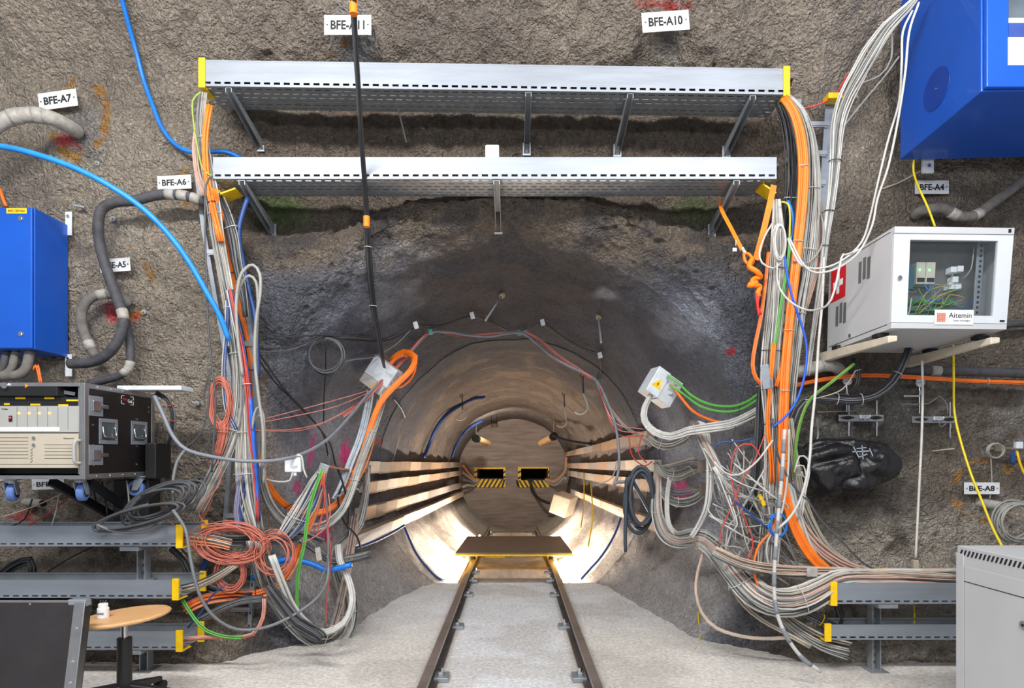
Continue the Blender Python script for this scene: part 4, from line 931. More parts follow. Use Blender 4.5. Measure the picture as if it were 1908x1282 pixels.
# stool
c = P(232, 1145, 3.2); t = thing('swivel_stool', (c.x, c.y, 0), 'round beech stool on a grey and black gas column with star base', 'stool')
tilt = Matrix.Translation(c) @ Matrix.Rotation(math.radians(-4), 4, 'Y')
mb = MB(tilt); mb.lathe((0, 0, -.026), (0, 0, 0), [(0, .19), (.1, .205), (.35, .218), (.65, .221), (.9, .214), (1, .20)], 56); mb.build('seat', wood, t, bevel=0, smooth=False)
mb = MB(); mb.cyl((c.x, c.y, c.z-.13), (c.x, c.y, c.z-.028), .018, 20); mb.build('gas_lift', chrome, t, smooth=False)
mb = MB(); mb.cyl((c.x, c.y, c.z-.055), (c.x, c.y, c.z-.027), .028, 20); mb.cyl((c.x, c.y, .10), (c.x, c.y, c.z-.125), .036, 24); mb.build('column_sleeve', blackm, t, bevel=.003)
for k in range(5):
    an = math.radians(15+72*k); e_ = Vector((c.x+.30*math.cos(an), c.y+.30*math.sin(an), .085)); s_ = Vector((c.x+.02*math.cos(an), c.y+.02*math.sin(an), .15))
    mb = MB(); w0 = Vector((-math.sin(an), math.cos(an), 0)); mb.hexa([s_-w0*.03-Vector((0, 0, .03)), e_-w0*.016-Vector((0, 0, .015)), e_+w0*.016-Vector((0, 0, .015)), s_+w0*.03-Vector((0, 0, .03)), s_-w0*.025+Vector((0, 0, .02)), e_-w0*.012+Vector((0, 0, .012)), e_+w0*.012+Vector((0, 0, .012)), s_+w0*.025+Vector((0, 0, .02))])
    leg = mb.build('leg', blackm, t, bevel=.005)
    for s in (-1, 1):
        mb = MB(); b0 = e_+w0*(s*.008)-Vector((0, 0, .04)); mb.cyl(b0, b0+w0*(s*.018), .027, 18); mb.build('castor_wheel', blackr, leg)
# adaptor plug on the stool
c2 = P(197, 1139, 3.18); zt_ = c.z+0.0; t = thing('plug_adaptor', (c2.x, 3.16, zt_), 'small white mains plug adaptor standing on the wooden stool, pins up', 'plug adaptor')
x, y = c2.x, 3.16; zt_ = c.z-0.0+math.tan(math.radians(4))*(x-c.x)+.001
mb = MB(); mb.lathe((x, y, zt_), (x, y, zt_+.052), [(0, .026), (.02, .028), (.96, .028), (1, .026)], 28); mb.lathe((x, y, zt_+.052), (x, y, zt_+.075), [(0, .023), (.9, .023), (1, .021)], 24); mb.build('plug_body', whitep, t, smooth=False)
mb = MB()
for dx in (-.014, 0, .014): mb.cyl((x+dx, y, zt_+.075), (x+dx, y, zt_+.094), .0025, 8)
mb.build('plug_pins', chrome, t); lettering('brennenstuhl', Matrix.Translation((x, y-.0285, zt_+.028)), .046, .012, mat('blue_print', '#2b3a8c', .5), t)

# ---------------------------------------------------------------- signs on the rock
def sign(txt, px, py, w, h, roll, d=None, m=None, label=None):
    dd_ = min(hit(px+a_*w/2, py+b_*h/2) for a_ in (-1, 0, 1) for b_ in (-1, 1))-0.075 if d is None else d
    c = P(px, py, dd_); s = dd_/F; W_, H_ = w*s, h*s
    M = frame(c, roll=roll); mb = MB(M); mb.box(-W_/2, W_/2, -0.003, 0, -H_/2, H_/2)
    o = mb.build('sign_plate', m or signm, bevel=0.001); tag(o, label or 'small rectangular plate on the rock reading %s' % txt, 'sign')
    lettering(txt, M @ Matrix.Translation((0, -0.0035, 0)), W_*0.72, H_*0.46, inkm, o, bold=0.03)
    for sx in (-1, 1):
        mb = MB(M); mb.cyl((sx*W_*0.43, -0.006, 0), (sx*W_*0.43, -0.003, 0), 0.006, 10); mb.build('screw', chrome, o)
    return o
sign('BFE-A11', 648, 47, 88, 37, 0); sign('BFE-A10', 1240, 40, 88, 37, 4); sign('BFE-A7', 108, 186, 72, 32, 8)
sign('BFE-A6', 325, 340, 63, 26, 3); sign('BFE-A5', 215, 494, 56, 25, 4); sign('BFE-A4', 1736, 349, 63, 25, 0); sign('BFE-A8', 1829, 910, 66, 22, 0)
sign('BFE-A', 90, 902, 60, 20, 2, label='small white plate half hidden below the flight case, its end covered')
def grs(px, py, label):
    c = P(px, py, hit(px, py)-0.08); M = frame(c, roll=0); mb = MB(M); mb.box(-.165, .165, -.004, 0, -.024, .024); o = mb.build('valve_bar', alu, bevel=.001); tag(o, label, 'valve panel')
    mb = MB(M); mb.box(-.01, .07, -.006, -.004, .0, .022); mb.build('white_label', whitep, o); lettering('GRS', M @ Matrix.Translation((.03, -.0065, .011)), .055, .016, inkm, o)
    for x in (-.10, .105):
        mb = MB(M); mb.lathe((x-.045, -.012, .002), (x+.045, -.012, .002), [(0, .003), (.3, .011), (.5, .013), (.7, .011), (1, .003)], 12); mb.build('valve_lever', blackm, o, smooth=True)
        mb = MB(M); mb.cyl((x+.02, .015, -.13), (x+.02, .015, .13), .006, 10); mb.cyl((x+.02, .015, -.06), (x+.02, .015, -.03), .012, 6); mb.build('valve_pipe', chrome, o)
    lettering('S8 x', M @ Matrix.Translation((.02, -.0045, -.012)), .08, .012, mat('blue_print', '#2b3a8c', .5), o)
grs(1604, 779, 'left of two small metal valve bars marked GRS on the dark rock'); grs(1741, 782, 'right of two small metal valve bars marked GRS, crossed by the white cord')
def gauge(px, py, label):
    c = P(px, py, hit(px, py)-0.08); t = thing('pressure_gauge', tuple(c), label, 'gauge'); r = .037
    mb = MB(); mb.cyl(c, c+Vector((0, .025, 0)), r, 28); mb.build('gauge_case', chrome, t, bevel=.002)
    mb = MB(); mb.cyl(c+Vector((0, -.001, 0)), c, r*.86, 28); f = mb.build('gauge_dial', whitep, t); mb = MB(); mb.bar(c+Vector((-.015, -.002, -.008)), c+Vector((.01, -.002, .006)), .001, .003)
    for k in range(11): a = math.radians(-40+k*26); mb.bar(c+Vector((math.cos(a)*r*.66, -.002, math.sin(a)*r*.66)), c+Vector((math.cos(a)*r*.8, -.002, math.sin(a)*r*.8)), .001, .0015)
    mb.build('gauge_marks', inkm, f)
    mb = MB(); mb.cyl(c+Vector((0, .012, -r)), c+Vector((0, .012, -.23)), .006, 10); mb.cyl(c+Vector((-.12, .012, -.10)), c+Vector((0, .012, -.10)), .009, 10); mb.cyl(c+Vector((0, .012, -.09)), c+Vector((0, .012, -.06)), .012, 6); mb.build('gauge_pipe', chrome, t)
gauge(1579, 709, 'round pressure gauge above the left small valve bar'); gauge(1715, 712, 'round pressure gauge above the right small valve bar')

# ---------------------------------------------------------------- junction boxes
def anchor(px, py, label, r=.018, rod=0.0, m=None, dirv=None):
    p = W(px, py, .0); mb = MB()
    mb.cyl(p+Vector((0, -.035, 0)), p+Vector((0, 0.02, 0)), r, 20); mb.cyl(p+Vector((0, -.05-rod, 0)), p+Vector((0, -.03, 0)), r*.45, 6)
    tag(mb.build('anchor_head', m or galv2), label, 'anchor', 'steel anchor heads in the left rock wall' if px < 500 else None)
# left tilted box with warning lid
c = P(706, 700, 5.35); M = frame(c, roll=-36, yaw=-10)
t = thing('junction_box', tuple(c), 'tilted white junction box left of the tunnel mouth, orange cables behind it', 'junction box')
mb = MB(M); mb.box(-.13, .13, -.02, .12, -.05, .14); mb.build('box_body', wbox, t, bevel=.006)
mb = MB(M); mb.box(-.12, .12, -.03, .10, -.14, -.052); l = mb.build('box_lid', mat('box_lid_grey', '#b9b4b0', .5), t, bevel=.004)
Mt = M @ Matrix.Translation((0.03, -.031, -.095))
def tri(M, s, m, parent, name, y=0):
    mb = MB(M); mb.add([(-s, y, -s*.7), (s, y, -s*.7), (0, y, s), (-s, y+.001, -s*.7), (s, y+.001, -s*.7), (0, y+.001, s)], [(0, 1, 2), (3, 5, 4), (0, 3, 4, 1), (1, 4, 5, 2), (2, 5, 3, 0)]); return mb.build(name, m, parent)
tri(Mt, .04, mat('faded_triangle', '#d9a766', .5), l, 'warning_triangle')
for k in range(3):
    mb = MB(M); mb.cyl((.13, .03, .10-k*.05), (.165, .03, .10-k*.05), .014, 10); mb.build('cable_gland', condg, t)
for k in range(3):
    mb = MB(M); mb.cyl((-.08+k*.05, .03, -.14), (-.08+k*.05, .03, -.175), .013, 10); mb.build('cable_gland', condg, t)
# right tilted box with yellow warning triangle
c = P(1236, 722, 5.0); M = frame(c, roll=-32, yaw=14)
t = thing('junction_box', tuple(c), 'tilted grey junction box right of the tunnel mouth with a yellow lightning triangle', 'junction box')
mb = MB(M); mb.box(-.14, -.015, -.045, .12, -.12, .12); l = mb.build('box_lid', wbox, t, bevel=.006)
mb = MB(M); mb.box(-.012, .13, -.03, .12, -.12, .12); mb.build('box_body', mat('pale_box_body', '#c4ccd2', .4), t, bevel=.006)
Mt = M @ Matrix.Translation((-.075, -.046, -.02)); tr_ = tri(Mt, .048, yel, l, 'warning_triangle', -.001)
mb = MB(Mt); mb.add([(.004, -.003, .022), (-.010, -.003, -.006), (.000, -.003, -.004), (-.005, -.003, -.026), (.010, -.003, .004), (.001, -.003, .003)], [(0, 1, 2, 5), (5, 2, 4), (2, 3, 4)]); mb.build('lightning_mark', inkm, tr_)
for q in ((.06, .08), (.06, -.02)):
    mb = MB(M); mb.cyl((q[0], -.055, q[1]), (q[0], -.03, q[1]), .016, 12); mb.build('cable_gland', wbox, t)
# small switch
c = P(545, 866, 4.05); M = frame(c); t = thing('switch_box', tuple(c), 'small square white surface switch with a round knob, over the blue-grey rock', 'switch')
mb = MB(M); mb.box(-.055, .055, 0, .04, -.05, .05); mb.build('switch_body', whitep, t, bevel=.005)
mb = MB(M); mb.cyl((0.012, -.006, 0), (.012, 0, 0), .024, 24); mb.box(.008, .036, -.012, -.004, -.012, .012); mb.build('knob', wbox, t, bevel=.002)
mb = MB(M); mb.cyl((0.01, .02, -.05), (.01, .02, -.075), .013, 12); mb.cyl((0.035, .02, .05), (.035, .02, .075), .013, 12); mb.build('cable_gland', wbox, t)
# white box on the lower tray
c = P(917, 281, 4.12); M = frame(c); t = thing('access_point', tuple(c), 'small white box standing on the lower long tray above the tunnel', 'box')
mb = MB(M); mb.box(-.048, .048, 0, .04, -.10, .045); mb.build('box_body', whitep, t, bevel=.008)
mb = MB(M); mb.box(-.002, .002, -.001, 0, -.01, .0); mb.build('status_mark', inkm, t)
# panel box in the tunnel at the right
A, B, C_, D_ = P(1022, 954, 11.5), P(1052, 966, 11.5), P(1063, 931, 11.6), P(1032, 920, 11.6)
t = thing('control_box', tuple(A), 'cream tilted box hung on the right tunnel side above the lit lamp', 'box')
dv = Vector((.18, .2, .05)); mb = MB(); mb.hexa([A, B, B+dv, A+dv, D_, C_, C_+dv, D_+dv]); mb.build('box_body', cream, t, bevel=.01)
mb = MB(); n_ = (B-A).cross(D_-A).normalized()*-.006
if n_.y > 0: n_ = -n_
a_, b_, c_, d_ = [q+(((A+B+C_+D_)/4)-q)*.08+n_ for q in (A, B, C_, D_)]; mb.hexa([a_, b_, b_-n_, a_-n_, d_, c_, c_-n_, d_-n_]); mb.build('box_lid', cream, t, bevel=.002)
# little side box seen below the switches: two thick stub lamps by the end wall
for (p0, p1, lb) in [((887, 817), (909, 826), 'left'), ((1032, 813), (1008, 826), 'right')]:
    a = P(p0[0], p0[1], 13.3); b = P(p1[0], p1[1], 14.3); t = thing('sensor_tube', tuple(a), 'tan cylindrical device near the end wall, %s of the two' % lb, 'cylinder')
    mb = MB(); mb.cyl(a, b, .075, 18); mb.build('tube_body', mat('tan_tube', '#b98f62', .5), t); mb = MB(); mb.cyl(a+(a-b)*.04, a+(b-a)*.08, .09, 18); mb.build('tube_collar', blackm, t)
    mb = MB(); mb.tube(spline([a, a+Vector((0, 0, .35))]), .008, 5); mb.build('hanger', org if lb == 'right' else blkc, t)
# floodlight in the tunnel vault
c = P(921, 791, 13.0); t = thing('floodlight', tuple(c), 'small dark floodlight hung under the tunnel crown', 'lamp')
mb = MB(); mb.box(c.x-.07, c.x+.07, c.y, c.y+.08, c.z-.06, c.z+.08); mb.build('lamp_housing', blackm, t, bevel=.01); mb = MB(); mb.tube([c+Vector((-.07, .04, .08)), c+Vector((-.06, .04, .2)), c+Vector((.04, .04, .22)), c+Vector((.07, .04, .08))], .006, 5); mb.build('lamp_yoke', blackm, t)
mb = MB(); mb.box(c.x-.055, c.x+.055, c.y-.003, c.y, c.z-.05, c.z+.02); mb.build('lamp_glass', mat('lamp_glass_brown', '#6a5238', .3), t)
area('floodlight_beam', (c.x, c.y+.12, c.z-.02), (0, 15.9, .7), .12, .10, 26, (1.0, .93, .86))
# hooks on rods in the tunnel
hooks = [(1085, 700, 1094, 768, 7.0, 'nearest hook, right of the tunnel crown'), (1050, 733, 1055, 795, 9.2, 'hook right of the floodlight, farther than the white one'), (860, 738, 868, 782, 9.0, 'hook left of the floodlight beside the blue hose')]
for (x0, y0, x1, y1, d, lb) in hooks:
    t = thing('ceiling_hook', P(x0, y0, d), 'white curved %s' % lb, 'hook'); s = d/F
    mb = MB(); mb.ring(P(x0, y0, d), (0, 1, 0), .022, .006); mb.tube([P(x0+1, y0+3, d), P(x0+2, y0+34*7/d, d)], .008, 6); mb.build('hook_rod', blackm, t)
    cx, cy = x1-13*7/d, y1-10; R = 14*7/d
    mb = MB(); mb.tube(spline([P(x0+2, y0+33*7/d, d)]+[P(cx+R*math.cos(a), cy+R*math.sin(a), d) for a in [math.radians(v) for v in (-20, 20, 60, 100, 140)]], .02), .012, 7); mb.build('hook_curve', whtc, t, smooth=True)
# rods sticking out of the crown
for (x0, y0, x1, y1, o0, o1, lb) in [(905, 597, 936, 550, .45, .0, 'steel rod poking from the rock at the crown centre'), (1120, 638, 1115, 590, .40, 0, 'steel rod poking from the rock right of the crown centre'), (757, 265, 742, 203, .30, .02, 'thin grey rod hanging between the two long trays'), (488, 176, 498, 171, .2, .1, None)]:
    if lb is None: continue
    a = W(x0, y0, o0 or .01) if y0 > 500 else P(x0, y0, 4.45); b = W(x1, y1, .0) if y0 > 500 else P(x1, y1, 4.20)
    mb = MB(); mb.cyl(a, b, .009 if y0 > 500 else .006, 8); o = mb.build('rod', galv2); tag(o, lb, 'rod')
    if y0 > 500:
        mb = MB(); mb.lathe(b, b+(a-b)*.06, [(0, .03), (1, .022)], 10); mb.build('mortar_patch', mat('tan_mortar', '#b5a184', .9), o)
for (px, py, lb) in [(186, 922/1, None), (100, 297, 'round steel anchor head between the two blue hoses, left one'), (187, 308, 'round steel anchor head below the orange paint ring, right one'), (216, 411, 'square steel anchor plate inside the loop of dark hose'), (273, 583, 'round steel anchor head right of the hose hole'), (371, 752, 'round steel anchor head above the coiled salmon cable'), (1466, 302, 'round bolt head beside the right end of the lower long tray')]:
    if lb: anchor(px, py, lb)
p = W(160, 392, 0); mb = MB(); mb.cyl(p, p+Vector((.0, -.05, .01)), .008, 8); mb.cyl(p+Vector((.03, -.05, 0)), p+Vector((-.04, -.06, .01)), .010, 10); tag(mb.build('pipe_stub', galv2), 'tiny steel pipe stub left of the dark hose bend', 'pipe stub')
# valve group at right edge
c = P(1862, 836, hit(1862, 836)-.12); t = thing('valve_manifold', tuple(c), 'small brass and steel valve group with blue tag on the right rock wall', 'valve')
mb = MB(); mb.cyl(c+Vector((-.09, 0, 0)), c+Vector((.22, 0, .0)), .014, 10); mb.cyl(c+Vector((-.05, 0, 0)), c+Vector((.03, 0, 0)), .028, 6); mb.cyl(c+Vector((.12, 0, -.05)), c+Vector((.12, 0, .03)), .012, 10); mb.build('valve_body', mat('aged_brass', '#8c8374', .4, .7), t)
mb = MB(); mb.box(c.x+.10, c.x+.15, c.y-.03, c.y+.0, c.z-.0, c.z+.05); mb.build('transducer', wbox, t, bevel=.004)
mb = MB(); mb.box(c.x+.06, c.x+.09, c.y-.03, c.y-.025, c.z-.10, c.z-.02); mb.build('blue_tag', blue_d, t)
mb = MB(); mb.tube(spline([c+Vector((.12, -.01, -.02)), c+Vector((.13, -.02, -.10)), c+Vector((.17, -.02, -.2))]), .008, 7); mb.build('yellow_black_lead', yel, t, smooth=True)
# pipe stubs in the rock
for (x0, y0, x1, y1, r, lb) in [(1822, 936, 1880, 946, .034, 'grey plastic pipe stub under the plate reading BFE-A8'), (48, 935, 80, 938, .028, 'grey pipe stub below the left castors of the flight case'),]:
    a = P(x1, y1, hit(x1, y1)-.16); b = W(x0, y0, -.02); mb = MB(); mb.cyl(a, b, r, 20); o = mb.build('pipe_stub', tape, smooth=False); tag(o, lb, 'pipe stub'); mb = MB(); mb.cyl(a+(a-b)*.01, a, r*.8, 20); mb.build('pipe_mouth', darkhole, o)
# black bag of equipment
bagm = mat('black_plastic_film', '#17171a', .3, 0, .2, 8, 1.0, 26)
d0 = 4.05; rnd = random.Random(3)
def bag():
    nu, nv = 90, 60; c = P(1585, 866, d0); vs = []
    out = [(1490, 862), (1503, 832), (1540, 822), (1600, 823), (1640, 828), (1664, 843), (1673, 862), (1664, 884), (1640, 898), (1590, 908), (1545, 915), (1515, 905), (1500, 885)]
    oa = spline([P(*q, d0) for q in out+[out[0]]], .03)
    A_ = np.array([[p.x-c.x, p.z-c.z] for p in oa]); an = np.arctan2(A_[:, 1], A_[:, 0]); rr_ = np.hypot(A_[:, 0], A_[:, 1]); o_ = np.argsort(an); an = an[o_]; rr_ = rr_[o_]
    U, V = np.meshgrid(np.linspace(0, 2*math.pi, nu), np.linspace(0, math.pi, nv), indexing='ij')
    R = np.interp((U+math.pi) % (2*math.pi)-math.pi, an, rr_, period=2*math.pi)
    X = c.x+R*np.cos(U)*np.sin(V); Z = c.z+R*np.sin(U)*np.sin(V); Y = d0-.13*np.cos(V)
    q = (np.abs(vnoise(X*.6+Z*.5, Y, Z*1.3-X*.4, 8, 31))*.085+np.abs(vnoise(X+Z, Y, Z-X, 15, 32))*.018+vnoise(X, Y, Z, 3.5, 33)*.04)
    X = X+q*np.cos(U)*np.sin(V)*.5; Z = Z+q*np.sin(U)*np.sin(V)*.5; Y = Y-(q-.03)*np.cos(V)*1.4
    mb = MB(); mb.add([(X[i, j], Y[i, j], Z[i, j]) for i in range(nu) for j in range(nv)], [(i*nv+j, (i+1)*nv+j, (i+1)*nv+j+1, i*nv+j+1) for i in range(nu-1) for j in range(nv-1)])
    o = mb.build('plastic_bag', bagm, smooth=True); tag(o, 'wrinkled black plastic bag wrapped round equipment on the right rock wall', 'bag')
    mb = MB(); mb.hexa([P(1485, 850, 4.0), P(1505, 850, 4.0), P(1505, 850, 4.08), P(1485, 850, 4.08), P(1478, 824, 3.98), P(1500, 836, 4.0), P(1500, 836, 4.06), P(1478, 824, 4.04)]); mb.build('bag_neck', bagm, o, bevel=.01)
    mb = MB()
    for (p0, p1) in (((1590, 832), (1600, 852)), ((1600, 852), (1616, 846)), ((1596, 836), (1614, 834)), ((1606, 830), (1608, 856)), ((1620, 835), (1626, 850)), ((1588, 842), (1622, 840))): mb.bar(P(*p0, 3.90), P(*p1, 3.90), .004, .006)
    mb.build('printed_mark', mat('bag_print', '#8f97a3', .5), o)
bag()

# ---------------------------------------------------------------- left riser and everything plugged into it
WG = [(whtc, 3), (gryc, 4), (gry2, 2), (beic, 1)]
LT = (.3, .6)
def zip_d(pts, d):                               # give every (px,py) of a list a distance; d is one value or (start,end)
    n = len(pts)
    if isinstance(d, (tuple, list)): return [(p[0], p[1], float(np.interp(i/(n-1), np.linspace(0, 1, len(d)), d))) for i, p in enumerate(pts)]
    return [(p[0], p[1], d) for p in pts]
def bun(pts, hw, d, n, r, mats, label, seed, ties=(), tie_m=None, thick=.6, wander=.3, **k):
    m = len(pts); q = zip_d(pts, d)
    h = hw if isinstance(hw, (list, tuple)) else (hw, hw)
    w = np.interp(np.linspace(0, 1, m), np.linspace(0, 1, len(h)), h)
    return bundle('cable_bundle', [(a[0], a[1], a[2], float(b)) for a, b in zip(q, w)], n, r, mats, label, seed, ties, tie_m, thick, wander, **k)
bun([(378, 172), (374, 230), (383, 300), (396, 370), (405, 440), (416, 500), (427, 560), (437, 630), (444, 700), (441, 770), (424, 830), (396, 890), (362, 955)], (.028, .035, .04, .04, .035, .045, .045), (4.02, 4.02), 26, (.0038, .0055), WG+[(dkgc, 1)], 'pale cable bundle running down the whole left riser, then fanning to lower left', 1, (.12, .3, .5, .62, .8), thick=.5)
bun([(446, 700), (452, 760), (454, 820), (455, 870), (460, 925), (476, 990)], (.03, .045, .06, .065, .05), (4.05, 4.0), 24, (.0045, .008), [(whtc, 5), (gryc, 3), (beic, 2)], 'thick white cable bundle hanging straight onto the salmon coils', 2, (.35, .6), thick=.5)
bun([(452, 880), (446, 930), (444, 960), (450, 990)], (.02, .03, .02), 4.0, 9, (.004, .006), [(mat('lavender_cable', '#8a8ab0', .5), 3), (blue_d, 1), (gryc, 1)], 'short lavender and blue cable bundle left of the thick white one', 3)
bun([(370, 225), (363, 270), (367, 320), (380, 365)], .016, 4.05, 7, .0045, [(pinkc, 1)], 'pale pink cable bundle beside the upper left ladder rail', 4, thick=.6)
cable('cable', zip_d([(374, 172), (359, 188), (361, 230), (369, 280), (378, 315), (395, 328)], 3.97), .0055, mat('green_yellow_cable', '#93b04a', .5), 'green-yellow earth cable leaving the left end of the upper tray')
ORB = mat('bright_orange_cable', '#f07a1c', .45)
bun([(391, 196), (386, 225), (382, 265), (384, 315), (391, 360), (402, 410), (412, 450)], .016, 3.98, 4, .0085, [(ORB, 1)], 'orange cable bundle dropping from the upper tray, left riser', 5, (.7,), blkc, wander=.1)
bun([(397, 350), (403, 380), (414, 415), (421, 450), (430, 490), (439, 530), (449, 575), (463, 625), (472, 690), (474, 745), (473, 795), (479, 850), (497, 900), (528, 938), (565, 954), (605, 953), (635, 930), (655, 895), (675, 845), (690, 795), (708, 750), (735, 718), (764, 690), (773, 665), (752, 656), (728, 672)], (.022, .026, .024, .024, .026), (3.96, 5.45), 4, .0105, [(ORB, 4), (org, 1)], 'long orange cable bundle sweeping from the left riser up to the left junction box', 6, (.12, .27, .43, .52), blkc, wander=.12, thick=.7)
cable('conduit', zip_d([(462, 368), (450, 405), (445, 440), (455, 500), (466, 550), (474, 585), (478, 640), (481, 700)], 4.12), .017, blue_d, 'dark blue conduit curving down behind the left riser from the lower tray', 'conduit')
cable('conduit', zip_d([(466, 742), (470, 790), (473, 830), (478, 880), (480, 930)], 3.98), .017, mat('blue_ribbed_conduit', '#1a5fc8', .45), 'bright blue conduit section low in the left riser beside the orange sweep', 'conduit')
bun([(424, 560), (422, 620), (417, 690), (422, 760), (440, 800)], .012, 4.0, 4, .005, [(blue_d, 2), (whtc, 1)], 'thin dark blue and white leads on the left edge of the left riser', 7)
bun([(428, 540), (440, 600), (452, 660), (461, 730), (465, 800), (472, 860), (477, 920), (480, 970)], .02, 3.97, 7, .0055, [(blue_d, 2), (redc, 2), (whtc, 2)], 'navy, red and white leads running together down the left riser centre', 8, (.4,))
bun([(408, 362), (420, 395), (434, 440), (442, 490), (452, 540), (458, 590)], (.022, .04, .03, .02), 4.08, 18, (.004, .006), [(dkgc, 3), (blkc, 2), (gry2, 2), (gryc, 1)], 'dark grey cable bundle coming out of the left end of the lower tray', 9, (.3, .7), thick=.4)
bun([(430, 600), (440, 650), (447, 710), (447, 760)], .03, 4.04, 12, (.004, .006), WG, 'grey cable bundle in the left riser beneath the green tie', 91, (.45,), grnc)
for i, (q, lb) in enumerate([([(452, 700), (444, 640), (440, 570), (446, 520), (458, 500), (472, 494), (484, 510), (485, 545), (477, 600), (475, 670), (482, 740), (490, 800), (490, 870)], 'outer grey conduit arching beside the left riser'), ([(455, 720), (445, 650), (440, 590), (444, 545), (453, 522), (465, 514), (477, 525), (481, 560), (478, 620), (476, 680)], 'inner grey conduit arching beside the left riser')]):
    cable('conduit', zip_d(q, 3.95+.03*i), .011, gryc, lb, 'conduit')
for i in range(2): cable('conduit', zip_d([(470, 800+i*12), (474, 770+i*14), (483, 758+i*16), (491, 775+i*12), (493, 830), (491, 900)], 3.96+i*.03), .008, gryc, ['small upper', 'small lower'][i]+' grey conduit loop low on the left riser', 'conduit')
bun([(488, 860), (490, 900), (503, 940), (530, 972), (570, 985), (608, 978), (638, 950), (657, 905), (672, 860), (690, 815), (705, 770), (716, 735)], (.018, .03, .035, .03, .02), (4.0, 5.3), 7, .0085, [(whtc, 3), (gryc, 2)], 'white cable bundle sweeping below the orange one up to the left junction box', 10, (.3, .6, .8))
bun([(690, 730), (683, 770), (672, 815), (655, 860), (640, 900), (625, 930)], .03, (5.35, 4.8), 6, .009, [(mat('bluish_white_cable', '#b9c6d0', .5), 1)], 'pale blue-white cable bundle hanging from the left junction box', 11, (.15,), yel)
bun([(706, 745), (698, 790), (688, 835), (672, 880), (650, 915)], .022, (5.35, 4.8), 4, .008, [(org2, 3), (beic, 1)], 'faded orange cable bundle hanging just right of the pale one', 12)
# fan of leads below the wall plate
bun([(603, 874), (590, 900), (570, 940), (548, 975), (530, 998)], (.025, .06, .07, .05), (4.35, 4.0), 16, (.004, .006), [(whtc, 5), (gryc, 3), (blue_d, 1)], 'fan of white leads below the wall plate left of the tunnel', 13, (.7,))
bun([(600, 874), (585, 915), (573, 960), (567, 1010), (556, 1060), (553, 1110), (555, 1150)], .010, 4.0, 3, .0045, [(grnc, 1)], 'bright green leads hanging left of the tunnel mouth', 14)
bun([(604, 880), (595, 930), (580, 975), (563, 1010), (548, 1050), (520, 1088), (480, 1106), (430, 1108), (385, 1115), (345, 1135)], (.012, .02, .035, .03), (4.3, 3.9), 9, (.006, .009), [(org2, 3), (org, 2), (salm, 2)], 'faded orange cable bundle curving down and left under the salmon coils', 15, (.55, .7), blkc)
bun([(600, 875), (607, 930), (610, 985), (611, 1030), (606, 1060), (590, 1095)], .006, (4.3, 4.1), 2, .007, [(condg, 1), (gry2, 1)], 'two grey-blue cords hanging straight from the wall plate', 16)
for i, q in enumerate([[(602, 880), (605, 930), (595, 980), (580, 1015), (540, 1020)], [(598, 880), (606, 940), (612, 990), (617, 1040), (610, 1110), (606, 1170)], [(606, 882), (600, 960), (560, 1030), (552, 1100), (550, 1150)]]):
    cable('cable', zip_d(q, (4.25, 4.05)), .004, redc, ['thin red lead curling to the small salmon coil', 'thin red lead dropping to the floor beside the grey bundle', 'thin red lead crossing the green leads'][i])
bun([(608, 868), (635, 873), (660, 878), (684, 876)], (.022, .03, .012), (4.4, 5.6), 9, (.006, .008), [(org2, 2), (salm, 2), (dkgc, 1)], 'brown-orange cable bundle leading into the topmost left wiring duct', 17)
bun([(628, 925), (645, 912), (662, 912), (676, 898)], (.02, .04, .02), (4.7, 5.5), 11, (.005, .007), [(gryc, 2), (gry2, 1)], 'grey cable bundle leading into the second left wiring duct', 18)
bun([(686, 868), (683, 900), (677, 940), (668, 975), (648, 1000), (628, 1025), (630, 1060), (645, 1100), (650, 1140), (640, 1178), (610, 1195), (570, 1178), (530, 1138), (502, 1095), (487, 1050), (478, 1010)], (.02, .03, .04, .07, .07, .07, .05), (5.65, 3.85), 34, (.0045, .0075), [(gryc, 4), (whtc, 2), (gry2, 2), (beic, 2), (dkgc, 2)], 'big drooping grey cable bundle looping almost to the floor left of the tunnel', 19, (.2, .35, .5, .62, .72, .84), wander=.35)
bun([(505, 1035), (525, 1085), (545, 1130), (575, 1165), (605, 1178), (640, 1160), (655, 1120), (648, 1080), (633, 1045), (630, 1015)], .02, (3.78, 4.3), 5, .010, [(whtc, 1), (beic, 1)], 'thick white cables on top of the drooping grey bundle', 20, (.5,))
bun([(500, 1090), (530, 1130), (555, 1160), (590, 1180), (600, 1190)], .03, 3.76, 9, .0055, [(blkc, 1), (dkgc, 1)], 'black cables lying over the drooping grey bundle', 21)
bun([(662, 960), (655, 1010), (645, 1070), (632, 1130), (620, 1170)], .03, (5.2, 4.2), 10, .005, [(gry2, 1), (gryc, 1), (pinkc, 1)], 'thin leads between the lowest left duct and the drooping bundle', 22)
bun([(560, 1005), (590, 1025), (620, 1045), (660, 1040), (690, 1032)], .03, (4.0, 4.5), 10, .006, [(gryc, 1), (gry2, 1), (dkgc, 1)], 'grey cable bundle passing through the small wall clip', 23, (.6,))
bun([(345, 1002), (385, 1000), (430, 1008), (500, 1005), (560, 1000), (600, 1012)], .035, 4.1, 14, .006, [(dkgc, 2), (gry2, 2), (gryc, 1)], 'dark cable bundle running level behind the salmon coils', 24)
cable('conduit', zip_d([(470, 1078), (500, 1054), (540, 1042), (580, 1050), (612, 1062), (655, 1052)], 4.15), .020, blue_c, 'thick blue conduit passing behind the small salmon coil', 'conduit')
cable('conduit', zip_d([(408, 1028), (385, 1045), (370, 1075), (350, 1090)], 4.12), .020, blue_d, 'blue conduit end showing left of the big salmon coil', 'conduit')
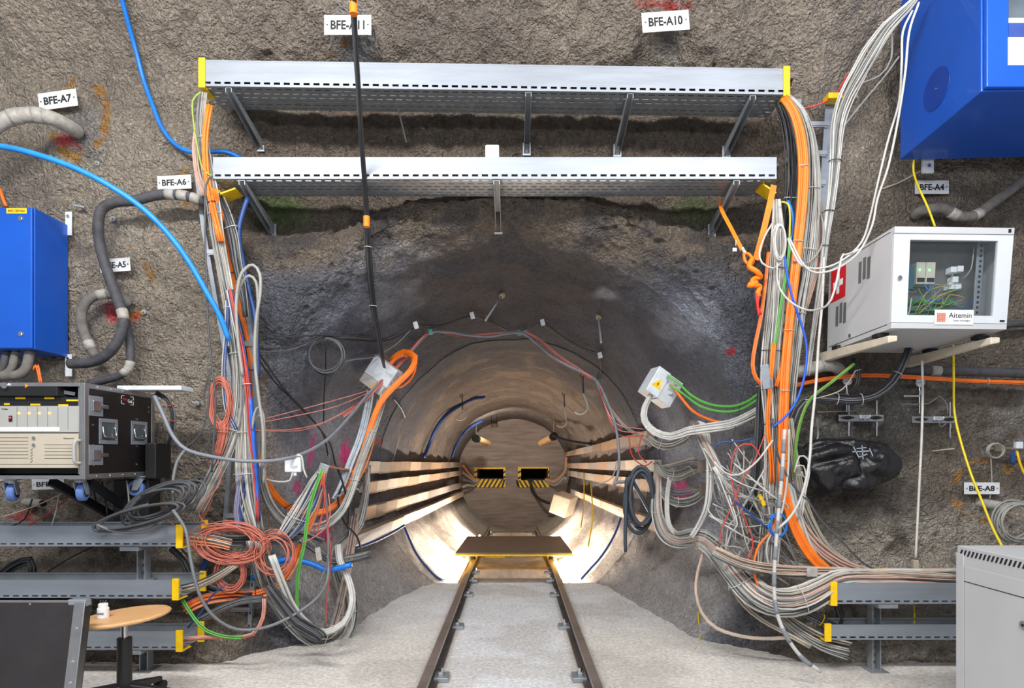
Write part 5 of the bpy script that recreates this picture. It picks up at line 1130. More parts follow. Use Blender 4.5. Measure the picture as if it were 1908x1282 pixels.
# salmon coils
coil('cable_coil', (411, 752, 3.98), .062, .16, 16, .004, salm, 'salmon cable coil hung on the left edge of the left riser', 1, .05, .1)
bun([(412, 785), (415, 805), (410, 830), (405, 850)], (.045, .03, .03, .02), 3.97, 14, .004, [(salm, 1)], 'tied salmon lead ends below the hanging salmon coil', 25, (.3,), salm)
coil('cable_coil', (432, 1012, 3.88), .20, .105, 22, .0036, salm, 'big flat salmon cable coil lying across the foot of the left riser', 2, .10, .16, roll=-6)
coil('cable_coil', (514, 1032, 3.86), .105, .125, 10, .0036, salm, 'smaller round salmon cable coil right of the big one', 3, .08, .14)
coil('cable_coil', (430, 1066, 3.92), .088, .115, 17, .0042, salm, 'salmon cable coil hanging below the big flat one', 4, .05, .09)
for i, q in enumerate([[(380, 1010), (340, 990), (300, 960)], [(395, 990), (370, 950), (410, 900), (405, 850)], [(560, 1015), (600, 990), (615, 960), (612, 920)]]): cable('cable', zip_d(q, 3.95), .0036, salm, 'loose salmon lead at the foot of the left riser, '+['heading to the upper floor tray', 'rising to the hung coil', 'rising right to the wall plate'][i])
for i, q in enumerate([[(418, 796), (470, 790), (540, 777), (610, 762), (650, 748), (690, 730)], [(416, 800), (480, 801), (545, 800), (600, 788), (650, 762), (690, 738)], [(418, 798), (500, 803), (570, 800), (630, 775), (690, 742)], [(418, 793), (480, 783), (560, 763), (630, 744), (686, 728)]]):
    cable('cable', zip_d(q, (3.96, 5.3)), .0038, mat('pale_red_cable', '#d08078', .5), 'thin pale red lead strung from left riser to left junction box, '+['upper middle', 'lowest', 'second lowest', 'topmost'][i]+' of four', group=None)
# the long grey conduit
cable('conduit', [(288, 738, 3.85), (305, 775, 3.84), (322, 812, 3.83), (348, 838, 3.83), (400, 852, 3.83), (460, 859, 3.85), (520, 857, 3.95), (570, 843, 4.15), (615, 815, 4.5), (655, 772, 4.9), (690, 730, 5.2), (740, 682, 5.5), (775, 645, 5.8), (800, 620, 5.95), (830, 618, 6.0), (870, 624, 6.05), (910, 627, 6.1), (950, 621, 6.1), (975, 622, 6.1), (1000, 640, 6.1), (1025, 662, 6.1), (1060, 682, 6.05), (1095, 698, 6.0), (1113, 712, 5.9), (1130, 745, 5.75), (1146, 790, 5.6), (1153, 840, 5.5), (1152, 880, 5.4), (1143, 905, 5.35)], .013, condg, 'long grey conduit from the flight case across the riser and over the tunnel crown', 'conduit')
for i in range(3):
    o = i*3
    cable('cable', [(640, 778-o, 4.9), (690, 738-o, 5.2), (750, 675-o, 5.5), (800, 619, 5.95), (850, 624+i, 6.05), (920, 621+i, 6.1), (970, 618, 6.1), (1000, 628+o, 6.1), (1040, 660+o, 6.1), (1090, 694+o, 6.0), (1113, 712, 5.9), (1125, 750, 5.7), (1150, 790+o*3, 5.6), (1200, 800+o*2, 5.5)], .0045, mat('pale_red_cable', '#d08078', .5) if i < 2 else redc, 'thin red lead following the grey conduit over the tunnel crown, '+['lower', 'middle', 'upper'][i]+' one')
bun([(1113, 712), (1130, 750), (1160, 790), (1190, 812), (1214, 832)], .012, (5.9, 5.4), 6, .005, [(gryc, 2), (condg, 2), (pinkc, 1)], 'thin grey leads running from the crown clip to the right side duct', 26)
# black ring wires on the rock and clips
for i, q in enumerate([[(484, 618), (530, 627), (600, 625), (660, 632), (720, 630), (774, 606), (800, 618)], [(484, 650), (530, 648), (580, 636), (604, 628), (660, 634), (722, 634), (776, 609)], [(484, 656), (540, 652), (590, 634), (640, 629), (700, 633)],
                       [(776, 606), (820, 606), (852, 596), (880, 588), (912, 600), (948, 616)], [(800, 612), (840, 602), (878, 590), (915, 598), (950, 620)], [(990, 612), (1011, 601), (1050, 628), (1090, 650), (1118, 662), (1119, 690), (1113, 710)], [(1011, 603), (1055, 634), (1095, 656), (1117, 666)],
                       [(640, 672), (690, 662), (720, 655), (745, 640), (765, 618)]]):
    cable('cable', [(a, b, -.05) for a, b in q], .006, blkc if i in (0, 1, 3, 4, 5) else dkgc, ['black lead from the left riser along the rock, topmost', 'black lead from the left riser along the rock, second', 'grey lead from the left riser along the rock, lowest', 'black lead arching over the crown left of centre', 'second black lead arching over the crown left of centre', 'black lead arching down the crown right of centre', 'grey lead arching down the crown right of centre', 'grey lead rising from the wire ring to the crown'][i])
for (px, py, mm, lb) in [(775, 606, wbox, 'white clip on the rock, leftmost on the crown'), (880, 588, wbox, 'white clip on the rock at the crown top left'), (1011, 601, wbox, 'white clip on the rock at the crown top right'), (1118, 662, wbox, 'white clip on the rock right of the crown'), (802, 617, tealm, 'teal clip holding the grey conduit, leftmost'), (967, 620, tealm, 'teal clip holding the grey conduit, centre left'), (980, 620, tealm, 'teal clip holding the grey conduit, centre right'), (1113, 710, tealm, 'teal clip holding the grey conduit, rightmost')]:
    c = W(px, py, .06); M = frame(c, roll=15); mb = MB(M); mb.box(-.02, .02, -.02, .02, -.03, .03); mb.box(-.006, .006, .02, .09, -.006, .006); tag(mb.build('cable_clip', mm, bevel=.003), lb, 'clip', 'clips round the tunnel crown')
# wire ring hanging from a clip
coil('cable_coil', (608, 663, -.12), .135, .135, 5, .0065, dkgc, 'coil of grey wire hanging on the slate-blue rock left of the tunnel', 5, .04, .06)
cable('cable', [(606, 630, -.08), (607, 660, -.09), (607, 695, -.08), (604, 740, -.06), (603, 790, -.05)], .006, blkc, 'black lead hanging through the grey wire coil')
cable('cable', [(632, 676, -.12), (660, 670, -.1), (700, 664, -.1), (740, 640, -.1), (765, 615, -.06)], .006, gry2, 'grey lead leaving the wire coil towards the crown')
for i, q in enumerate([[(478, 665), (515, 715), (560, 760), (600, 805), (612, 850)], [(480, 655), (530, 725), (580, 780), (614, 825), (625, 865), (640, 900)]]): cable('cable', [(a, b, -.10) for a, b in q], .007, blkc, ['left', 'right'][i]+' of two black leads slanting down from the left riser over the blue rock')
for i, q in enumerate([[(628, 868), (640, 905), (650, 950), (648, 985)], [(640, 900), (630, 930), (640, 970), (652, 985)], [(652, 985), (665, 1000), (672, 1020)]]): cable('cable', zip_d(q, (4.7, 4.9)), .008, blkc, 'black lead hanging in front of the side duct bundle, '+['right', 'left', 'lowest'][i])
# cables from the gallery roof in front of the trays
bun([(656, -40), (661, 60), (667, 160), (673, 260), (679, 340), (684, 420), (688, 500), (695, 570), (704, 620), (712, 665), (716, 685)], (.016, .014, .014, .02, .02, .012), (3.2, 5.25), 8, (.0045, .006), [(blkc, 3), (dkgc, 3), (gry2, 1)], 'black cable bundle dropping from the roof past both trays to the left junction box', 28, (.55, .72), wander=.2)
for (px, py, d, h_, lb) in ((683, 413, 4.0, .035, 'lower'), (659, 10, 3.3, .05, 'upper')):
    c = P(px, py, d); mb = MB(); mb.cyl(c+Vector((0, 0, -h_)), c+Vector((0, 0, h_)), .022, 14); tag(mb.build('orange_sleeve', strapm), lb+' orange tape sleeve on the hanging black cable bundle', 'sleeve')
coil('cable_coil', (745, 690, 5.45), .10, .16, 4, .011, org, 'orange cable loops behind the left junction box', 6, .05, .1, roll=-35)
# blue ribbed conduits on the left wall
cable('conduit', [(222, -20, -.07), (238, 40, -.07), (252, 90, -.07), (268, 150, -.07), (286, 200, -.07), (300, 235, -.07), (322, 265, -.07), (350, 282, -.08), (385, 283, -.10), (420, 283, -.12), (450, 295, -.12)], .016, blue_c, 'blue ribbed conduit coming down from the roof to the left end of the lower tray', 'conduit')
cable('conduit', [(-30, 268, 3.6), (30, 278, 3.6), (90, 295, 3.6), (150, 318, 3.62), (210, 350, 3.65), (265, 388, 3.7), (310, 432, 3.75), (350, 485, 3.8), (385, 545, 3.85), (410, 590, 3.9), (427, 635, 3.95)], .018, mat('light_blue_conduit', '#2288da', .4), 'light blue ribbed conduit slanting from the left edge to the left riser', 'conduit')
# dark insulated hoses on the left wall
def hoseo(pts, r, m, label, bands=()):
    o = cable('insulated_hose', pts, r, m, label, 'hose', n=14, step=.02); S_ = spline([pt(q) for q in pts], .02)
    for f in bands:
        i = int(f*(len(S_)-4)); mb = MB(); mb.tube(S_[i:i+4], r*1.07, 14); mb.build('tape_band', tape, o, smooth=True)
    return o
hoseo([(-40, 262, 3.95), (-5, 232, 3.95), (25, 218, 3.97), (60, 214, 4.0), (95, 220, 4.05), (125, 234, 4.15), (145, 246, 4.30)], .048, tape, 'thick grey taped hose entering the rock at the plate reading BFE-A7', (.4, .6))
hoseo([(385, 378, 4.15), (350, 366, 4.12), (310, 362, 4.12), (280, 366, 4.12), (250, 374, 4.12), (215, 377, 4.12), (190, 390, 4.12), (183, 420, 4.12), (188, 465, 4.12), (205, 520, 4.10), (222, 565, 4.08), (230, 595, 4.07), (222, 630, 4.07), (200, 660, 4.08), (170, 675, 4.10), (130, 678, 4.12)], .034, hose_d, 'long dark foam hose looping from the left ladder down to the blue cabinet', (.03, .07, .11, .72))
hoseo([(242, 568, 4.33), (225, 555, 4.22), (200, 548, 4.18), (170, 555, 4.17), (152, 580, 4.17), (155, 615, 4.17), (168, 645, 4.17), (180, 665, 4.18)], .033, hose, 'short grey foam hose curling out of the rock hole under the plate reading BFE-A5', (.25, .9))
hoseo([(232, 590, 4.16), (240, 625, 4.16), (243, 660, 4.15), (240, 685, 4.14), (222, 700, 4.13), (195, 708, 4.13), (168, 714, 4.13)], .028, hose_d, 'dark foam hose dropping behind the flight case', (.55, .62))
for i, (x, y) in enumerate([(8, 655), (25, 657), (52, 662)]):
    hoseo([(x+8, 645, 4.05), (x+2, 665, 4.02), (x-3, 685, 3.98), (x-18, 698, 3.95), (x-50, 702, 3.95)], .03 if i == 2 else .024, hose if i else hose_d, 'grey foam hose under the blue left cabinet, '+['leftmost', 'middle', 'rightmost'][i]+' of three')
for i in range(2): cable('cable', zip_d([(62+i*6, 690), (66+i*5, 680), (72+i*3, 700), (74+i*4, 714)], 4.0), .006, org, ['left', 'right'][i]+' small orange lead behind the flight case top')
cable('cable', [(0, 352, -.05), (6, 372, -.05), (12, 385, -.05)], .012, org, 'orange cable end above the blue left cabinet')
# long thin dark leads on the left
cable('cable', zip_d([(396, 328), (384, 345), (382, 430), (385, 520), (388, 610), (396, 690), (402, 750), (398, 820), (395, 880)], 3.9), .0065, dkgc, 'dark grey lead hanging straight down left of the left riser')
for i, q in enumerate([[(390, 700), (388, 760), (372, 810), (340, 838)], [(392, 690), (380, 740), (392, 800), (380, 840), (350, 845), (325, 830)]]): cable('cable', zip_d(q, 3.95), .005, dkgc, ['outer', 'inner'][i]+' thin dark lead sagging from the salmon coil to the grey conduit')
bun([(290, 732), (312, 745), (322, 770), (322, 800), (316, 830)], .014, 3.9, 6, .0055, [(blkc, 3), (dkgc, 1)], 'black leads with red tags behind the flight case', 29, (.35, .6), redc)
coil('cable_coil', (300, 935, 3.72), .225, .085, 8, .009, dkgc, 'big coil of dark grey cable draped over the upper left floor tray', 7, .12, .14, roll=24)
coil('cable_coil', (262, 962, 3.64), .27, .055, 3, .009, dkgc, 'long flat loops of dark cable hanging over the upper left tray flange', 8, .05, .08, roll=14)
cable('cable', zip_d([(345, 838), (330, 860), (322, 900), (322, 940), (310, 965), (270, 990), (215, 990), (180, 978)], (3.83, 3.6)), .010, gry2, 'grey cable looping from the long conduit onto the upper left tray')
cable('cable', [(322, 950, 3.6), (345, 985, 3.6), (353, 1030, 3.58), (362, 1075, 3.56), (375, 1115, 3.56), (400, 1150, 3.6), (440, 1172, 3.65), (490, 1170, 3.7), (540, 1150, 3.75), (590, 1115, 3.85), (610, 1080, 4.0), (612, 1040, 4.1)], .010, gry2, 'long grey cable hanging past the yellow tray ends and under the coils')
bun([(338, 1000), (370, 1004), (400, 1008), (430, 1015)], .03, 3.85, 9, (.004, .006), [(gryc, 2), (salm, 1), (org2, 1), (whtc, 1)], 'mixed leads leaving the right end of the upper left tray', 30)
bun([(338, 1098), (375, 1088), (410, 1070), (440, 1050)], .022, 3.85, 8, (.005, .006), [(beic, 2), (gryc, 1), (dkgc, 1)], 'beige leads leaving the right end of the middle left tray', 31)
bun([(320, 1020), (345, 1045), (360, 1075), (390, 1100), (430, 1110), (470, 1112)], .035, 4.0, 11, (.005, .008), [(dkgc, 2), (blkc, 1), (beic, 1)], 'dark leads tangled between the left tray ends and the coils', 32)
bun([(340, 1118), (362, 1152), (385, 1175), (418, 1186), (450, 1188)], .010, 3.8, 3, .0055, [(grnc, 1)], 'green leads curving right from the middle left tray', 33)
bun([(340, 1192), (380, 1188), (430, 1188), (470, 1182), (490, 1150), (492, 1115)], .012, 3.82, 6, .0045, [(redc, 2), (pinkc, 1), (salm, 1), (whtc, 1)], 'thin red and pale leads leaving the lowest left tray', 34, (.4,))
bun([(250, 1160), (310, 1172), (360, 1160), (410, 1135), (450, 1120), (490, 1115)], .02, 3.95, 8, .007, [(dkgc, 2), (org2, 1), (gry2, 1)], 'grey and orange leads rising from the lowest left tray', 35)
cable('cable', zip_d([(350, 1170), (375, 1140), (395, 1110), (420, 1090)], 3.85), .006, blue_d, 'thin dark blue lead near the lowest left tray end')
for i, q in enumerate([[(0, 1000), (40, 985), (85, 960), (130, 925)], [(10, 985), (45, 968), (60, 930)], [(90, 1000), (105, 950), (110, 920)], [(0, 965), (60, 945), (125, 915), (150, 895)], [(180, 950), (178, 930), (172, 900)], [(200, 960), (196, 930), (190, 897)], [(232, 975), (240, 940), (236, 895)]]): cable('cable', zip_d(q, 3.95), .005, [redc, blkc, whtc, pinkc, blkc, blkc, beic][i], ['red lead', 'black lead', 'white lead', 'pale pink lead', 'black lead left', 'black lead right', 'beige lead'][i]+[' slanting below the front castor', ' under the leftmost castor', ' hanging beside the middle castor', ' slanting under the flight case', ' of the two behind the middle castor', ' of the two behind the middle castor', ' below the black power box'][i])
bun([(0, 1075), (25, 1055), (55, 1045), (60, 1070)], .03, 4.0, 10, .006, [(blkc, 2), (dkgc, 1)], 'black cables bunched between the upper and middle left trays', 36)
cable('cable', zip_d([(90, 1065), (130, 1040), (175, 1018)], 4.05), .005, blkc, 'black lead slanting between the upper and middle left trays')
coil('cable_coil', (378, 905, 4.1), .055, .065, 6, .006, dkgc, 'small coil of dark cable left of the left ladder foot', 9, .04, .08)
bun([(395, 860), (402, 900), (385, 950), (360, 990)], .012, 4.08, 4, .004, [(salm, 2), (pinkc, 1)], 'thin salmon leads trailing down beside the left ladder', 37)
for i, q in enumerate([[(530, 842), (535, 860)], [(545, 880), (540, 895), (520, 898), (495, 893)], [(552, 850), (562, 850), (566, 875), (572, 890)]]):
    if i: cable('cable', zip_d(q, 4.05), .0065, whtc, ['', 'white lead leaving the white switch to the left', 'white lead leaving the white switch to the right'][i])
# wall plate and clip hardware
c = P(603, 872, 4.3); mb = MB(frame(c, roll=-20)); mb.box(-.035, .035, 0, .006, -.05, .03); mb.box(-.03, .0, -.03, .0, -.05, -.04); tag(mb.build('wall_plate', galv2, bevel=.002), 'bent steel plate on the rock from which the white leads fan out', 'wall plate')
c = P(594, 1032, 4.0); mb = MB(frame(c, roll=8)); mb.box(-.018, .018, -.012, .0, -.045, .045); tag(mb.build('cable_clamp', tape, bevel=.003), 'small grey clamp plate on the level grey bundle, left of the tunnel', 'clamp')

# ---------------------------------------------------------------- right riser
bun([(1460, 182), (1478, 208), (1491, 250), (1497, 310), (1494, 380), (1487, 450), (1480, 520), (1471, 600), (1464, 680), (1461, 760), (1459, 840), (1461, 900), (1474, 960), (1495, 1010), (1520, 1045), (1552, 1072)], (.024, .026, .026, .026, .03), (3.98, 3.85), 5, .0105, [(ORB, 4), (org, 1)], 'thick orange cable bundle running the full height of the right riser', 50, (.15, .33, .5, .62, .75), whtc, wander=.12, thick=.6)
bun([(1452, 190), (1466, 225), (1475, 280), (1477, 340), (1472, 400), (1466, 450), (1458, 500), (1448, 560)], (.03, .045, .04, .03), 4.08, 20, (.0045, .0065), [(blkc, 5), (dkgc, 1)], 'black cable bundle inside the curve of the orange one, right riser', 51, (.5,), thick=.4)
bun([(1468, 180), (1492, 205), (1508, 250), (1514, 310), (1514, 380), (1508, 450), (1500, 510), (1490, 570), (1482, 640), (1476, 700), (1472, 760)], (.02, .035, .045, .04, .035), 4.03, 28, (.0035, .005), [(gryc, 4), (whtc, 4), (gry2, 2), (dkgc, 1)], 'pale grey cable bundle right of the orange one, right riser', 52, (.3, .5, .7), thick=.5)
bun([(1514, 330), (1522, 380), (1526, 430), (1522, 480), (1511, 530), (1500, 575)], (.012, .035, .04, .03, .015), 4.08, 15, (.0045, .006), [(pinkc, 1)], 'pale pink cable bundle at the right edge of the right riser', 53, (.3, .6), thick=.5)
bun([(1447, 372), (1450, 430), (1449, 500), (1444, 570), (1438, 640), (1436, 710), (1440, 790), (1441, 860), (1440, 930), (1436, 1000), (1430, 1060)], (.025, .045, .05, .055, .055, .06, .06), (4.0, 3.95), 38, (.0038, .0058), [(whtc, 5), (gryc, 5), (gry2, 2), (beic, 1), (blue_d, 1), (dkgc, 1)], 'broad white and grey cable bundle hanging from the lower tray, right riser', 54, (.2, .42, .6, .8), blkc, thick=.4)
bun([(1424, 560), (1420, 640), (1418, 720), (1415, 800), (1408, 880), (1400, 950)], (.014, .022, .028, .03), 4.05, 14, (.005, .0065), [(blkc, 4), (dkgc, 3)], 'black cable bundle on the left side of the right riser', 55, (.4,))
bun([(1432, 470), (1426, 530), (1418, 590), (1408, 640), (1403, 680), (1410, 705), (1425, 720)], .010, 3.98, 4, .0055, [(org2, 2), (org, 1)], 'thin brown-orange leads at the left edge of the right riser', 56)
bun([(1441, 640), (1434, 720), (1430, 790), (1436, 850), (1438, 900)], .014, 3.93, 3, .007, [(ORB, 1)], 'bright orange leads inside the broad white bundle', 57)
bun([(1465, 620), (1458, 680), (1446, 720)], .012, 3.92, 3, .008, [(ORB, 1), (org, 1)], 'short orange leads crossing beside the steel hook bracket', 571)
bun([(1466, 375), (1476, 400), (1477, 430), (1470, 460)], .006, 4.0, 2, .0125, [(blue_c, 1)], 'bright blue conduit bend behind the white coil of the right riser', 58)
cable('cable', zip_d([(1456, 376), (1468, 380), (1472, 400), (1471, 440), (1468, 480)], 3.95), .006, yel2, 'yellow lead bending out of the right end of the lower tray')
bun([(1472, 440), (1468, 490), (1458, 550), (1448, 620), (1438, 680)], .009, 3.95, 2, .006, [(grnc, 1)], 'green leads inside the right riser', 59)
cable('cable', zip_d([(1462, 478), (1466, 510), (1478, 560), (1495, 610), (1503, 650), (1499, 700), (1485, 745), (1465, 775), (1440, 796)], 3.75), .0075, mat('vivid_blue_cable', '#1f55c8', .45), 'vivid blue cable bowing across the right riser')
coil('cable_coil', (1452, 452, 3.88), .036, .115, 8, .0055, whtc, 'white cable coil tied high on the right riser', 11, .03, .06)
# cables lying in the two long trays
for (x0, y0, x1, y1, z_, sd, lb) in ((385, 150, 1466, 165, 4.13, 90, 'dark and orange cables lying along the upper long tray'), (402, 322, 1440, 322, 4.13, 91, 'dark and grey cables lying along the lower long tray')):
    bundle('cable_bundle', [(x0+(x1-x0)*f, y0+(y1-y0)*f, z_, .016) for f in (0, .2, .4, .6, .8, 1)], 26, (.008, .011), [(dkgc, 4), (blkc, 3), (gry2, 3), (org if sd == 90 else gryc, 2)], lb, sd, (), None, 6.0, .15)
# orange ratchet strap
t = thing('lashing_strap', P(1405, 500, 4.0), 'orange lashing strap knotted at its lower end, tied to the lower tray', 'strap')
def ribbon(name, pts, w, m, parent, th=.003):
    S_ = spline([pt(q) for q in pts], .03); mb = MB()
    for a, b in zip(S_[:-1], S_[1:]): mb.bar(a, b, w, th, up=(0, 1, 0))
    return mb.build(name, m, parent)
ribbon('strap_band', [(1442, 345, 3.97), (1432, 390, 3.96), (1420, 440, 3.95), (1408, 484, 3.94)], .040, strapm, t)
ribbon('strap_band', [(1342, 372, 4.3), (1345, 392, 4.2), (1362, 425, 4.1), (1384, 468, 4.0)], .028, strapm, t)
mb = MB(); a = P(1382, 462, 3.99); b = P(1390, 476, 3.98); mb.bar(a, b, .035, .02); mb.build('buckle', chrome, t, bevel=.003)
mb = MB(); mb.tube(spline([P(1386, 472, 3.97), P(1388, 486, 3.96), P(1398, 494, 3.95), P(1404, 486, 3.94), P(1396, 474, 3.95), P(1390, 472, 3.96)], .015), .010, 8)
mb.tube(spline([P(*q) for q in [(1402, 482, 3.94), (1396, 496, 3.92), (1410, 506, 3.90), (1417, 516, 3.93), (1404, 520, 3.92), (1402, 530, 3.90), (1416, 534, 3.92), (1412, 545, 3.91), (1414, 552, 3.92)]], .012), .017, 8)
mb.tube(spline([P(1410, 526, 3.91), P(1400, 532, 3.90), P(1393, 530, 3.90)], .01), .018, 8); mb.build('knot', strapm, t, smooth=True)
mb = MB(); mb.tube(spline([P(1409, 546, 3.91), P(1411, 565, 3.91), P(1414, 588, 3.92)], .02), .009, 6); mb.tube(spline([P(1414, 550, 3.91), P(1412, 570, 3.91), P(1418, 586, 3.92)], .02), .007, 6); mb.build('red_tail', mat('red_webbing', '#d8302a', .6), t, smooth=True)
mb = MB(); mb.tube([P(1371, 448, 4.0), P(1371, 458, 4.0)], .003, 5); c = P(1368, 466, 4.0); mb.box(c.x-.014, c.x+.014, 3.99, 4.0, c.z-.012, c.z+.012); mb.build('steel_tag', galv2, t)
# cables from the right junction box
for i, (q, m_, r_) in enumerate([([(1243, 700, 4.93), (1262, 712, 4.9), (1290, 738, 4.75), (1325, 754, 4.55), (1365, 757, 4.35), (1395, 747, 4.2), (1415, 732, 4.1)], grnc, .0105), ([(1248, 718, 4.93), (1275, 735, 4.85), (1305, 757, 4.65), (1345, 767, 4.45), (1380, 763, 4.3), (1416, 742, 4.1)], grnc, .0105), ([(1250, 716, 4.93), (1262, 732, 4.9), (1290, 765, 4.75), (1320, 781, 4.6), (1345, 787, 4.5), (1370, 785, 4.4)], org, .0115)]):
    cable('cable', q, r_, m_, ['upper green cable sagging from the right junction box to the right riser', 'lower green cable sagging from the right junction box to the right riser', 'orange cable sagging from the right junction box below the green ones'][i])
bun([(1212, 738), (1201, 762), (1202, 785), (1220, 804), (1250, 812), (1280, 802), (1320, 796), (1360, 790), (1390, 778), (1416, 764)], (.014, .024, .03, .03), (4.98, 4.15), 8, (.0065, .009), [(whtc, 4), (gryc, 1)], 'white cable bundle looping from the right junction box to the right riser', 60, (.3, .55), whtc)
bun([(1288, 797), (1303, 790), (1314, 800), (1320, 840), (1322, 890), (1318, 940), (1304, 975), (1288, 1000)], (.014, .022, .024, .02), (4.7, 4.35), 4, .0115, [(whtc, 1)], 'thick white cables dropping from the topmost brown clamp', 61, (.5,))
G2 = [(gryc, 4), (gry2, 2), (whtc, 1), (beic, 1)]
bun([(1206, 812), (1222, 826), (1245, 830), (1270, 820), (1292, 803), (1308, 800)], (.02, .04, .04, .025), (5.4, 4.75), 16, (.0045, .0065), G2, 'grey cable bundle from the topmost right duct to the topmost brown clamp', 62, (.3, .7))
bun([(1222, 862), (1236, 880), (1262, 886), (1288, 876), (1308, 872)], (.02, .04, .04, .02), (5.4, 4.75), 15, (.0045, .0065), G2, 'grey cable bundle from the second right duct to the middle brown clamp', 63, (.4, .7))
bun([(1222, 870), (1245, 868), (1270, 862), (1292, 856), (1306, 866)], (.012, .02, .015), (5.4, 4.7), 6, .006, [(beic, 2), (gryc, 1)], 'beige cable bundle arching over the middle brown clamp', 631)
bun([(1224, 896), (1238, 922), (1262, 936), (1290, 932), (1312, 916)], (.02, .035, .035, .02), (5.4, 4.7), 13, (.0045, .0065), G2, 'grey cable bundle hanging to the lowest brown clamp', 64, (.5,))
bun([(1228, 905), (1262, 916), (1290, 912), (1312, 910)], (.02, .025, .02), (5.35, 4.7), 9, .005, [(gry2, 3), (condg, 2)], 'slate grey cable bundle behind the lowest brown clamp', 641)
for i, (px, py) in enumerate([(1290, 797), (1306, 869), (1309, 912)]):
    c = P(px, py, 4.64); mb = MB(frame(c, roll=-12 if i == 0 else -3)); mb.box(-.036, .036, -.03, -.024, -.05, .05); mb.box(-.036, .036, -.03, .06, .046, .05); mb.box(-.008, .008, .0, .4, -.008, .008); tag(mb.build('cable_clamp', mat('brown_clamp', '#6f6259', .5, .3), bevel=.002), 'brown steel clamp plate right of the tunnel, '+['topmost', 'middle', 'lowest'][i]+' of three', 'clamp', 'brown clamps right of the tunnel')
bun([(1226, 858), (1224, 910), (1224, 955), (1236, 990), (1262, 1005), (1300, 1002), (1335, 1026), (1370, 1068), (1405, 1105), (1450, 1124), (1495, 1118), (1535, 1098), (1570, 1080), (1640, 1078), (1790, 1076)], (.02, .04, .05, .065, .075, .085, .085, .07, .05, .05), (5.45, 5.2, 4.9, 4.5, 4.1, 3.85, 3.75, 3.74, 3.8, 3.84), 60, (.005, .0095), [(whtc, 5), (beic, 4), (pinkc, 3), (gryc, 4), (gry2, 1), (dkgc, 1)], 'largest pale cable bundle, sweeping from the right ducts down into the right floor tray', 65, (.18, .3, .42, .55, .66), whtc, thick=.5, wander=.25)
bun([(1250, 880), (1243, 930), (1246, 975), (1262, 995), (1290, 996)], .012, (5.2, 4.5), 3, .010, [(whtc, 1)], 'white cables hanging inside the largest pale bundle', 66)
bun([(1305, 810), (1330, 860), (1352, 910), (1378, 965), (1402, 1020), (1430, 1070)], (.03, .045, .05, .04), (4.6, 4.1), 22, (.0045, .0065), [(gryc, 3), (whtc, 2), (beic, 2), (gry2, 1)], 'grey cable bundle slanting from the brown clamps into the tangle', 67, (.5,))
bun([(1300, 800), (1325, 845), (1350, 895), (1375, 950), (1410, 1000), (1450, 1040), (1500, 1062), (1580, 1068)], (.02, .03, .035, .03), (4.6, 3.85), 9, (.005, .0065), [(whtc, 2), (pinkc, 1), (beic, 1)], 'creamy cable bundle slanting from the brown clamps to the right tray', 68)
bun([(1330, 870), (1352, 900), (1385, 925), (1420, 937), (1450, 942)], .010, 3.95, 5, .007, [(whtc, 1)], 'white cable bundle with a yellow tape, crossing the tangle', 69, (.75,), yel)
for i in range(1): 
    c = P(1419, 932, 3.9); mb = MB(frame(c, roll=25)); mb.box(-.012, .012, -.01, .01, -.04, .04); tag(mb.build('yellow_tape', yel, bevel=.003), 'yellow tape flag on the white bundle in the tangle', 'tape')
bun([(1330, 1025), (1380, 1048), (1440, 1060), (1500, 1064), (1560, 1064), (1640, 1070), (1780, 1078)], (.03, .04, .02, .025), 3.80, 16, (.004, .0055), [(beic, 3), (whtc, 2), (pinkc, 1), (dkgc, 1)], 'thin beige leads running level through the small grey clamp to the right tray', 70, (.5,))
bun([(1468, 780), (1476, 850), (1488, 920), (1510, 980), (1545, 1030), (1590, 1062)], (.03, .04, .045, .03), 3.95, 20, (.004, .0065), [(gryc, 3), (whtc, 2), (beic, 2), (dkgc, 1)], 'pale cable bundle on the right side of the right riser foot', 71, (.5,))
bun([(1478, 940), (1500, 990), (1535, 1028), (1580, 1055), (1640, 1072)], (.02, .035, .03), 3.92, 10, .0075, [(pinkc, 3), (beic, 1)], 'pale pink cables at the right riser foot entering the right tray', 72)
bun([(1470, 900), (1484, 960), (1505, 1020), (1525, 1055), (1528, 1085), (1500, 1110)], .02, 3.88, 6, .0095, [(beic, 1), (whtc, 1)], 'thick beige cables bending under the small grey clamp', 73)
c = P(1513, 1066, 3.74); mb = MB(); mb.box(c.x-.035, c.x+.035, c.y-.01, c.y+.01, c.z-.03, c.z+.025); tag(mb.build('cable_clamp', tape, bevel=.008), 'small grey clamp block left of the right floor tray', 'clamp')
c = P(1427, 708, 3.86); mb = MB(frame(c, roll=8)); mb.box(-.028, .028, -.01, -.004, -.06, .10); mb.box(-.028, .028, -.01, .03, -.06, -.054); mb.box(.022, .028, -.035, -.004, -.06, .0); tag(mb.build('steel_hook_bracket', galv, bevel=.003), 'bent steel hook bracket on the right riser', 'bracket')
